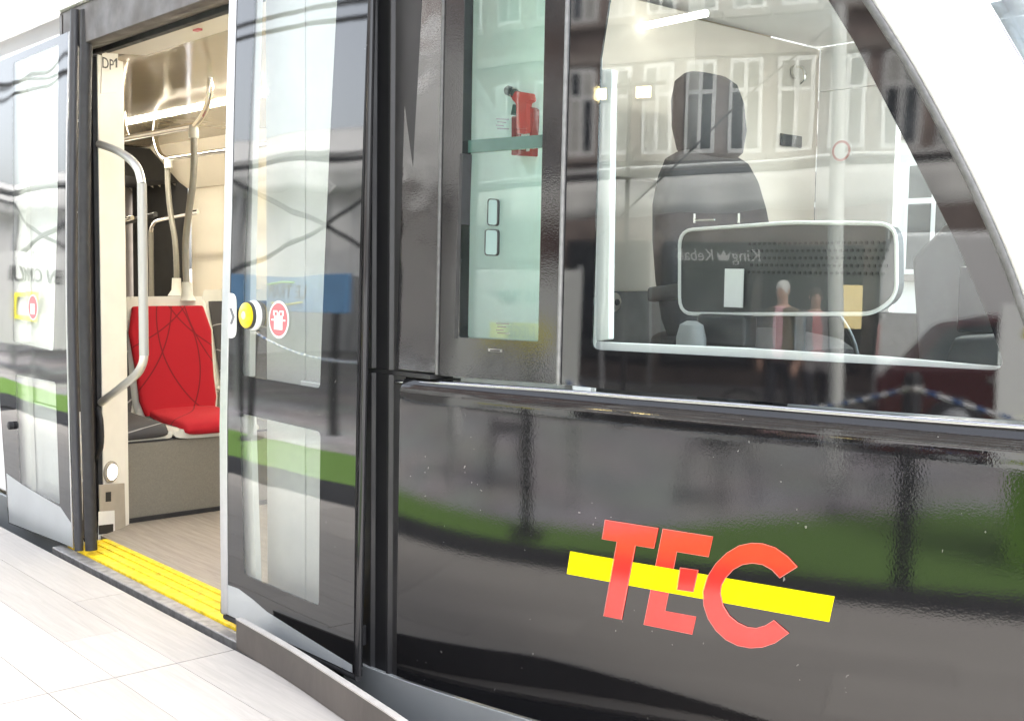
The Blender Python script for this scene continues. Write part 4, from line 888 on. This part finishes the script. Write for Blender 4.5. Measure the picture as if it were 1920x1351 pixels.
for (x, y, l_) in ((-1.75, -4.9, 'thick white tent pole leaning behind the rope left of the van'), (-6.4, -5.2, 'thick white tent pole behind the fence banner')):
    tp = thing('tent_pole', l_, 'pole', (x, y, STZ), 'white tent poles')
    tube('shaft', [(x, y, STZ), (x - .14, y, 3.4)], .06, M['win_frame'], tp, seg=10); lathe('foot', [(.16, 0), (.16, .012), (.07, .03)], M['alu'], tp, base=(x, y, STZ + .006), seg=16); tube('guy_cable', [(x - .14, y, 3.3), (x - 2.6, y + .4, 1.2), (x - 3.6, y + .8, STZ)], .010, M['iron'], tp, seg=6)
    tube('guy_cable', [(x - .14, y, 3.35), (x - 3.2, y - .2, 5.2)], .012, M['iron'], tp, seg=6)
# floodlights on a mast
fm = thing('floodlight_mast', 'lit floodlights on a thin mast reflected beside the driver window', 'floodlight', (-4.5, -7.4, STZ))
tube('mast', [(-4.45, -7.4, STZ), (-4.45, -7.4, 3.4)], .03, M['iron'], fm, seg=8); tube('cross_bar', [(-4.95, -7.4, 3.32), (-4.0, -7.4, 3.32)], .025, M['iron'], fm, seg=8)
for x in (-4.82, -4.24):
    hd_ = box('lamp_housing', (x - .11, -7.42, 3.13), (x + .11, -7.28, 3.29), M['iron'], fm, bevel=.01); box('lamp_lens', (x - .09, -7.279, 3.15), (x + .09, -7.275, 3.27), M['flood'], hd_, bevel=0)

# marquee along the platform to the rear
mq = thing('marquee', 'large white frame marquee with open front reflected in the front door leaf', 'marquee', (-16, -8, STZ))
PX = [-8.6, -12.6, -16.6, -20.6, -24.6]
for x in PX:
    for y in (-3.3, -13.0): tube('post', [(x, y, STZ), (x, y, 2.62)], .055, M['alu'], mq, seg=10)
    tube('rafter', [(x, -3.3, 2.62), (x, -8.15, 4.3), (x, -13.0, 2.62)], .05, M['alu'], mq, seg=8)
tube('eave_beam', [(PX[0], -3.3, 2.64), (PX[-1], -3.3, 2.64)], .06, M['iron'], mq, seg=8)
tube('eave_beam', [(PX[0], -13.0, 2.64), (PX[-1], -13.0, 2.64)], .06, M['iron'], mq, seg=8)
tube('ridge_beam', [(PX[0], -8.15, 4.28), (PX[-1], -8.15, 4.28)], .05, M['iron'], mq, seg=8)
def tent_roof(ya, yb, za, zb):
    vs = []; fs = []; nx, ny = 24, 8
    for j in range(ny + 1):
        for i in range(nx + 1):
            u, v = i / nx, j / ny; sag = .10 * abs(math.sin(u * math.pi * 4)) * math.sin(v * math.pi)
            vs.append((PX[0] + .1 + (PX[-1] - PX[0] - .2) * u, ya + (yb - ya) * v, za + (zb - za) * v - sag + .07))
    for j in range(ny):
        for i in range(nx): q = j * (nx + 1) + i; fs.append((q, q + 1, q + nx + 2, q + nx + 1))
    o = raw('roof_sheet', vs, fs, M['pvc'], mq, smooth=True, sharp=80); o.modifiers.new('thickness', 'SOLIDIFY').thickness = .004
tent_roof(-3.2, -8.15, 2.66, 4.32); tent_roof(-13.1, -8.15, 2.66, 4.32)
cloth('valance', PX[0], PX[-1], -3.22, 2.32, 2.62, 24, 160, M['pvc'], mq)
folds('front_wall', -9.2, PX[-1], -3.36, 1.28, 2.6, 20, .06, M['pvc'], mq)
folds('back_wall', PX[0], PX[-1], -13.05, STZ + .01, 2.6, 30, .08, M['pvc'], mq)
prism('gable_wall', [(PX[-1], -3.35, STZ + .01), (PX[-1], -3.35, 2.6), (PX[-1], -8.15, 4.25), (PX[-1], -12.95, 2.6), (PX[-1], -12.95, STZ + .01)], (-.01, 0, 0), M['pvc'], mq)
for i in range(len(PX) - 1):
    if True:
        tube('bracing_cable', [(PX[i], -3.12, 2.5), (PX[i + 1], -3.12, 1.25)], .028, M['iron'], mq, seg=6); tube('bracing_cable', [(PX[i], -3.17, 1.25), (PX[i + 1], -3.17, 2.5)], .028, M['iron'], mq, seg=6)

for i_, (y, z, l_) in enumerate(((-2.2, 4.1, 'black overhead cable over the platform edge, lowest of the three'), (-4.6, 5.2, 'black overhead cable above the marquee front, middle of the three'), (-6.2, 6.6, 'black overhead cable high over the square, topmost of the three'))):
    cb_ = tube('overhead_cable', spline([(-70 + 16 * k, y + .5 * math.sin(k * 1.3 + i_), z + (.35 if k % 2 else -.25)) for k in range(7)], 8), .03 + .012 * i_, M['iron'], None, seg=8); tag(cb_, l_, 'cable', 'overhead cables')
def sign_text(body, size, x, y, z, m, parent, **k): return text('sign_lettering', body, size, (x, y, z), (R(90), 0, R(180)), m, parent, .004, **k)
bs = thing('blue_screen', 'wide blue display board on legs under the marquee edge', 'display board', (-10.9, -3.0, STZ))
box('board', (-12.6, -3.05, .86), (-9.75, -2.99, 1.30), mat('blue_board_print', (.10, .23, .42), .35, vary=(3, .1)), bs, bevel=.006)
sign_text('LE TRAM', .24, -10.95, -2.985, 1.10, M['black_print'], bs)
for p in ([(-11.45, 1.19), (-11.05, 1.23), (-10.75, 1.23)], [(-11.3, .96), (-10.9, .94), (-10.55, .98)]):
    tube('logo_line', [Vector((a, -2.98, b)) for a, b in p], .012, mat('logo_line_' + str(len(bpy.data.materials)), (.25, .55, .08) if p[0][1] > 1 else (.75, .65, .05), .5), bs, seg=6)
for x in (-12.0, -9.95): box('leg', (x - .03, -3.05, STZ), (x + .03, -2.99, 0.859), M['iron'], bs)

wb = thing('banner_wall', 'white printed banner with yellow box along the rear fence', 'banner', (-17.5, -2.6, STZ))
folds('banner_sheet', -20.2, -15.2, -2.6, .02, 1.55, 8, .05, M['pvc'], wb)
sign_text('EN COMMUN', .34, -17.6, -2.585, 1.18, M['black_print'], wb)
for (a, b, c_, d) in ((-18.3, .45, -17.2, .52), (-18.3, .83, -17.2, .90), (-18.3, .521, -18.2, .829), (-17.3, .521, -17.2, .829)): box('yellow_bar', (a, -2.58, b), (c_, -2.57, d), M['logo_yellow'], wb, bevel=0)
for x in (-20.2, -17.7, -15.2): tube('pole', [(x, -2.68, STZ), (x, -2.68, 1.6)], .025, M['alu'], wb, seg=8)
mb = thing('fence_banner', 'low white fence banner with yellow strip facing the platform', 'banner', (-4.4, -3.0, STZ))
box('banner_sheet', (-5.3, -3.02, .42), (-3.6, -3.0, 1.25), M['pvc'], mb, bevel=0)
box('yellow_strip', (-4.75, -2.998, .72), (-3.95, -2.994, .86), M['logo_yellow'], mb, bevel=0)
sign_text('LIEGE', .13, -4.35, -2.99, .79, M['black_print'], mb); sign_text('EN COMMUN', .12, -4.4, -2.99, .58, M['black_print'], mb); sign_text('LE TRAM', .12, -4.4, -2.99, 1.06, mat('teal_print', (.02, .25, .24), .5), mb)
for x in (-5.27, -3.63): tube('pole', [(x, -3.05, STZ), (x, -3.05, 1.28)], .02, M['alu'], mb, seg=8)

# rope barrier: posts and a blue and white rope
RP = [(-10.2, -2.2), (-7.0, -2.15), (-3.72, -2.1), (-1.17, -1.45), (1.6, -1.3)]
lab = ['black barrier post near the blue display board', 'black barrier post between the fence banner and the marquee', 'black barrier post reflected left of the red letters', 'black barrier post reflected right of the red letters', 'black barrier post by the info stand']
for (x, y), l_ in zip(RP, lab):
    p_ = thing('barrier_post', l_, 'post', (x, y, STZ), 'rope barrier posts')
    lathe('shaft', [(.045, .03), (.045, 1.22), (.03, 1.25)], M['iron'], p_, base=(x, y, STZ), seg=14); lathe('base', [(.17, .0), (.17, .012), (.05, .03)], M['iron'], p_, base=(x, y, STZ + .006), seg=20)
    lathe('ring', [(.047, 1.15), (.052, 1.165), (.047, 1.18)], M['chrome'], p_, base=(x, y, STZ), seg=14)
rope = []
for (x0, y0), (x1, y1) in zip(RP[:-1], RP[1:]):
    for k in range(14):
        t = k / 14; rope.append((x0 + (x1 - x0) * t, y0 + (y1 - y0) * t, STZ + 1.17 - .22 * 4 * t * (1 - t)))
rope.append((RP[-1][0], RP[-1][1], STZ + 1.17))
rm = mat('blue_white_rope', (.8, .8, .8), .8); N, L = nt(rm); tc = N.new('ShaderNodeTexCoord'); wv = N.new('ShaderNodeTexWave'); wv.inputs['Scale'].default_value = 4.0; wv.inputs['Distortion'].default_value = 0.6
mp = N.new('ShaderNodeMapping'); mp.inputs['Rotation'].default_value = (0, R(35), 0); rp = N.new('ShaderNodeValToRGB'); rp.color_ramp.interpolation = 'CONSTANT'; rp.color_ramp.elements[0].color = (.75, .76, .76, 1); rp.color_ramp.elements[1].position = .55; rp.color_ramp.elements[1].color = (.03, .10, .28, 1)
L.new(tc.outputs['Object'], mp.inputs[0]); L.new(mp.outputs[0], wv.inputs['Vector']); L.new(wv.outputs['Fac'], rp.inputs[0]); L.new(rp.outputs[0], N['Principled BSDF'].inputs['Base Color'])
ro = tube('barrier_rope', rope, .011, rm, None, seg=8); tag(ro, 'blue and white striped rope sagging between the black posts', 'rope')

# info stand at the front
inf = thing('info_stand', 'white and green info stand reflected at the lower corner by the cab nose', 'info stand', (-.35, -2.5, STZ))
prism('board', [(-.70, -2.45, .12), (.9, -2.45, .12), (.9, -2.6, 1.10), (-.70, -2.6, 1.10)], (0, -.04, 0), M['white_print'], inf, bevel=.004)
box('green_panel', (-.62, -2.5, STZ + .02), (.9, -2.46, .08), mat('green_print', (.16, .32, .03), .5, vary=(3, .15)), inf, bevel=.004)
for (x, z, r_, mm) in ((-.52, .92, .05, 'logo_yellow'), (-.40, .68, .035, 'red_print')): lathe('board_dot', [(r_, 0), (r_ * .98, .004)], M[mm], inf, base=(x, -2.572 if z > .8 else -2.535, z), axis=(0, 1, -.1))
sign_text('LE TRAM', .1, -.2, -2.51, .52, M['black_print'], inf)
box('board_bar', (-.6, -2.50, .34), (.6, -2.47, .44), mat('lime_print', (.42, .55, .03), .5), inf, bevel=0)
for x in (-.55, .8): box('leg', (x - .02, -2.58, STZ), (x + .02, -2.52, .14), M['iron'], inf)

# bistro chairs by the barrier
def chair(label, loc, rz):
    t = thing('bistro_chair', label, 'chair', loc, 'black metal chairs behind the rope', rz)
    def lt_(name, pts, r): 
        vs, fs = tube_data(pts, r, 8); o = raw(name, vs, fs, M['iron'], None, smooth=True, sharp=50); o.parent = t; return o
    for sx in (-1, 1):
        lt_('leg', spline([(sx * .16, -.15, .45), (sx * .20, -.19, .2), (sx * .22, -.23, 0)], 4), .011)
        lt_('leg', spline([(sx * .15, .16, .45), (sx * .19, .20, .2), (sx * .21, .26, 0)], 4), .011)
    lt_('back_frame', spline([(-.17, .17, .45), (-.19, .23, .70), (-.15, .27, .86), (0, .285, .90), (.15, .27, .86), (.19, .23, .70), (.17, .17, .45)], 5), .011)
    for i in range(3): lt_('back_slat', spline([(-.17 + .005 * i, .215 + .02 * i, .58 + .09 * i), (0, .235 + .02 * i, .59 + .09 * i), (.17 - .005 * i, .215 + .02 * i, .58 + .09 * i)], 4), .008)
    o = lathe('seat', [(.19, .445), (.205, .455), (.205, .465), (.19, .472)], M['iron'], None, seg=24); o.parent = t
chair('black metal chair behind the rope near the fence banner', (-4.6, -3.5, STZ), 2.6)
chair('black metal chair behind the rope in front of the walking man', (-2.55, -3.7, STZ), 3.6)
chair('black metal chair behind the rope near the info stand', (-1.35, -3.6, STZ), 2.2)
chair('black metal chair beside the blue display board', (-9.0, -3.6, STZ), 3.0)

# white van parked across the square
van = thing('delivery_van', 'white delivery van parked across the square right of the people', 'van', (.9, -10.5, STZ), None)
vx, vy, vz = -1.65, -9.7, STZ
vp = [(0, .28), (0, 2.0), (.15, 2.38), (2.9, 2.45), (3.3, 2.3), (3.95, 1.45), (4.75, 1.15), (4.95, .75), (4.95, .30)]
prism('body', [(vx + a, vy, vz + b) for a, b in vp], (0, -1.9, 0), M['white_shell'], van, bevel=.06, seg=3)
for wx in (.95, 4.05):
    w_ = lathe('wheel', [(.20, -.02), (.33, -.01), (.34, .06), (.34, .2), (.30, .24)], M['rubber'], van, base=(vx + wx, vy - .20, vz + .34), axis=(0, 1, 0)); lathe('rim', [(.19, .22), (.17, .235), (.06, .245)], M['alu'], w_, base=(vx + wx, vy - .20, vz + .34), axis=(0, 1, 0))
prism('side_window', [(vx + a, vy + .004, vz + b) for a, b in ((2.75, 1.35), (2.75, 2.0), (3.2, 2.0), (3.75, 1.42))], (0, .01, 0), M['dark_glass'], van)
box('side_trim', (vx + .3, vy + .002, vz + .62), (vx + 4.5, vy + .03, vz + .72), M['rubber'], van)
box('door_handle', (vx + 2.5, vy + .002, vz + 1.0), (vx + 2.68, vy + .04, vz + 1.04), M['rubber'], van); box('side_stripe', (vx + .1, vy + .002, vz + .40), (vx + 4.7, vy + .012, vz + .56), M['mid_plastic'], van)
box('tail_light', (vx - .005, vy - .15, vz + .9), (vx + .03, vy + .006, vz + 1.3), M['faded_red'], van); box('headlight', (vx + 4.6, vy - .2, vz + .75), (vx + 4.93, vy + .008, vz + .93), M['win_frame'], van); box('bumper', (vx - .05, vy - 1.9, vz + .22), (vx + 5.02, vy - .02, vz + .40), M['rubber'], van, bevel=.04)

car = thing('parked_car', 'dark red parked car in front of the white van reflected low in the cab glass', 'car', (.5, -8.3, STZ))
kx, ky = -1.55, -7.7; M['car_red'] = mat('dark_red_car_paint', (.065, .013, .015), .25, coat=.5)
prism('body', [(kx + a, ky, STZ + b) for a, b in ((0, .30), (.02, .78), (.12, .92), (1.0, .96), (3.1, .92), (4.0, .78), (4.15, .55), (4.12, .28), (3.7, .22), (.4, .22))], (0, -1.72, 0), M['car_red'], car, bevel=.07, seg=3)
cab_ = prism('roof', [(kx + a, ky - .12, STZ + b) for a, b in ((.18, .93), (.55, 1.38), (1.0, 1.46), (2.0, 1.43), (2.95, .93))], (0, -1.48, 0), M['car_red'], car, bevel=.06, seg=3)
for pts in (((.42, .97), (.68, 1.33), (1.30, 1.38), (1.32, .97)), ((1.40, .97), (1.38, 1.38), (1.95, 1.36), (2.68, .97))): prism('side_window', [(kx + a, ky - .116, STZ + b) for a, b in pts], (0, .008, 0), M['dark_glass'], cab_)
for wx in (.78, 3.35):
    w_ = lathe('wheel', [(.18, -.02), (.29, -.01), (.31, .05), (.31, .17), (.27, .21)], M['rubber'], car, base=(kx + wx, ky - .18, STZ + .31), axis=(0, 1, 0)); lathe('rim', [(.19, .195), (.17, .21), (.05, .215)], M['alu'], w_, base=(kx + wx, ky - .18, STZ + .31), axis=(0, 1, 0))
box('headlight', (kx + 3.8, ky - .25, STZ + .60), (kx + 4.12, ky + .006, STZ + .72), M['win_frame'], car, bevel=.02); box('tail_light', (kx - .005, ky - .3, STZ + .62), (kx + .10, ky + .006, STZ + .82), M['car_red'], car, bevel=.02); box('door_handle', (kx + 1.1, ky + .001, STZ + .80), (kx + 1.26, ky + .03, STZ + .83), M['alu'], car)
# ------------------------------------------------------------------ people
M['skin'] = mat('skin', (.52, .32, .24), .55); M['hair_white'] = mat('white_hair', (.62, .61, .58), .7, bump=(120, .004)); M['hair_dark'] = mat('dark_hair', (.04, .03, .025), .6, bump=(120, .004))
def person(label, loc, rz, jacket, shirt, trousers, hair, stride=.12, h=1.76, arm=.0, coat=False):
    s = h / 1.76
    V = []; Ed = []; Rd = []
    def jn(p, r, par=None):
        V.append(Vector(p) * s); Rd.append(r * s if not isinstance(r, tuple) else (r[0] * s, r[1] * s))
        if par is not None: Ed.append((par, len(V) - 1))
        return len(V) - 1
    pel = jn((0, 0, .95), (.165, .115)); wa = jn((0, 0, 1.10), (.155, .105), pel); ch = jn((0, .0, 1.28), (.175, .115), wa); sh = jn((0, .01, 1.42), (.12, .085), ch)
    nk = jn((0, .015, 1.50), .056, sh); hd0 = jn((0, -.005, 1.58), (.066, .078), nk); hd1 = jn((0, -.012, 1.66), (.074, .092), hd0); jn((0, -.005, 1.735), (.050, .062), hd1)
    hands = []
    for sx in (-1, 1):
        sw = stride * sx
        hp_ = jn((sx * .095, 0, .88), .095, pel); kn_ = jn((sx * .10, -sw * .45 - .01, .50), .064, hp_); an = jn((sx * .10, -sw * .9 + (.05 if sw < 0 else .0), .09), .044, kn_)
        he = jn((sx * .10, -sw * .9 + (.05 if sw < 0 else .0) + .01, .045), .040, an); jn((sx * .115, -sw * .9 - .14 + (.05 if sw < 0 else 0), .035), .034, he)
        so = jn((sx * .185, .015, 1.405), .066, sh); el = jn((sx * .245, .03 + sw * .3, 1.13), .046, so); a_ = arm if sx > 0 else 0
        wr = jn((sx * (.25 - a_ * .1), -.07 + sw * .5 - a_ * .2, .90 + a_ * .18), .030, el); pm_ = jn((sx * (.25 - a_ * .12), -.09 + sw * .5 - a_ * .25, .85 + a_ * .18), (.020, .036), wr)
        base = V[pm_] / s
        for k, (dy, ln) in enumerate(((-.030, .060), (-.012, .078), (.008, .074), (.026, .060))):
            f1 = jn(base + Vector((0, dy, -.035)), .0095, pm_); jn(base + Vector((-sx * .012, dy * 1.1, -.035 - ln * .8)), .0075, f1)
        t1 = jn(base + Vector((-sx * .012, -.040, .0)), .011, pm_); jn(base + Vector((-sx * .02, -.058, -.035)), .009, t1)
    me = bpy.data.meshes.new('person'); me.from_pydata([tuple(v) for v in V], Ed, []); me.update()
    o = bpy.data.objects.new('person', me); COL.objects.link(o)
    md = o.modifiers.new('skin', 'SKIN'); md.use_smooth_shade = True
    for i, r_ in enumerate(Rd):
        d = me.skin_vertices[0].data[i]; d.radius = r_ if isinstance(r_, tuple) else (r_, r_); d.use_root = (i == 0)
    o.modifiers.new('smooth', 'SUBSURF').levels = 2; o.modifiers['smooth'].render_levels = 2
    dg = bpy.context.evaluated_depsgraph_get(); m2 = bpy.data.meshes.new_from_object(o.evaluated_get(dg)); o.modifiers.clear(); o.data = m2
    m2.materials.clear()
    for mm in (M['skin'], jacket, shirt, trousers, M['rubber']): m2.materials.append(mm)
    for p in m2.polygons:
        c = p.center / s; p.use_smooth = True
        if c.z > 1.475: i = 0
        elif c.z < .075: i = 4
        elif abs(c.x) > .17 and c.z < .915 + arm * .18 and not (abs(c.x) < .2 and c.z < .8): i = 0
        elif c.z > (.78 if coat else .93): i = 2 if (abs(c.x) < .062 and c.y < -.02 and c.z > .95) else 1
        else: i = 3
        p.material_index = i
    o.location = loc; o.rotation_euler = (0, 0, rz); tag(o, label, 'person', 'people walking on the square')
    # hair cap, nose, eyes
    def ch_(name, prof, m, base, sc): 
        q = lathe(name, [(a * s, b * s) for a, b in prof], m, None, seg=18, base=Vector(base) * s, sc=sc); q.parent = o; return q
    ch_('hair', [(.083, -.045), (.091, .0), (.088, .04), (.066, .075), (.03, .094), (.004, .098)], hair, (0, .014, 1.672), (.90, 1.06, 1))
    ch_('nose', [(.012, -.02), (.014, -.012), (.007, .012), (.002, .02)], M['skin'], (0, -.108, 1.635), (1, 1.3, 1))
    for sx in (-1, 1):
        ch_('eye', [(.003, -.008), (.008, 0), (.003, .008)], M['dark_glass'], (sx * .030, -.096, 1.662), (1.2, .8, .8)); ch_('ear', [(.006, -.03), (.016, -.01), (.018, .015), (.006, .028)], M['skin'], (sx * .080, .0, 1.645), (.5, 1, 1))
    ch_('mouth', [(.004, -.004), (.02, 0), (.004, .004)], M['red_print'], (0, -.094, 1.592), (1, .5, 1))
    return o
tweed = mat('pale_grey_coat_cloth', (.26, .25, .25), .85, vary=(20, .2)); olive = mat('brown_jacket_cloth', (.13, .10, .065), .85, vary=(20, .2)); pink = mat('pink_shirt_cloth', (.74, .40, .44), .8, vary=(20, .08)); navy = mat('dark_trousers_cloth', (.028, .028, .034), .85, vary=(20, .2)); greyc = mat('grey_coat_cloth', (.10, .10, .11), .85, vary=(20, .2)); rose = mat('rose_scarf_cloth', (.62, .30, .30), .8)
person('white haired man in brown jacket and pink shirt walking past the shop', (-2.62, -8.0, STZ), R(200), olive, pink, navy, M['hair_white'], .14)
person('dark haired person in pale grey coat and rose top right of the white haired man', (-2.32, -9.0, STZ), R(165), tweed, rose, navy, M['hair_dark'], .18, 1.70, .3, True)
person('dark haired person in grey coat standing by the white van', (-.30, -12.2, STZ), R(240), greyc, greyc, navy, M['hair_dark'], .05, 1.78, .5, True)
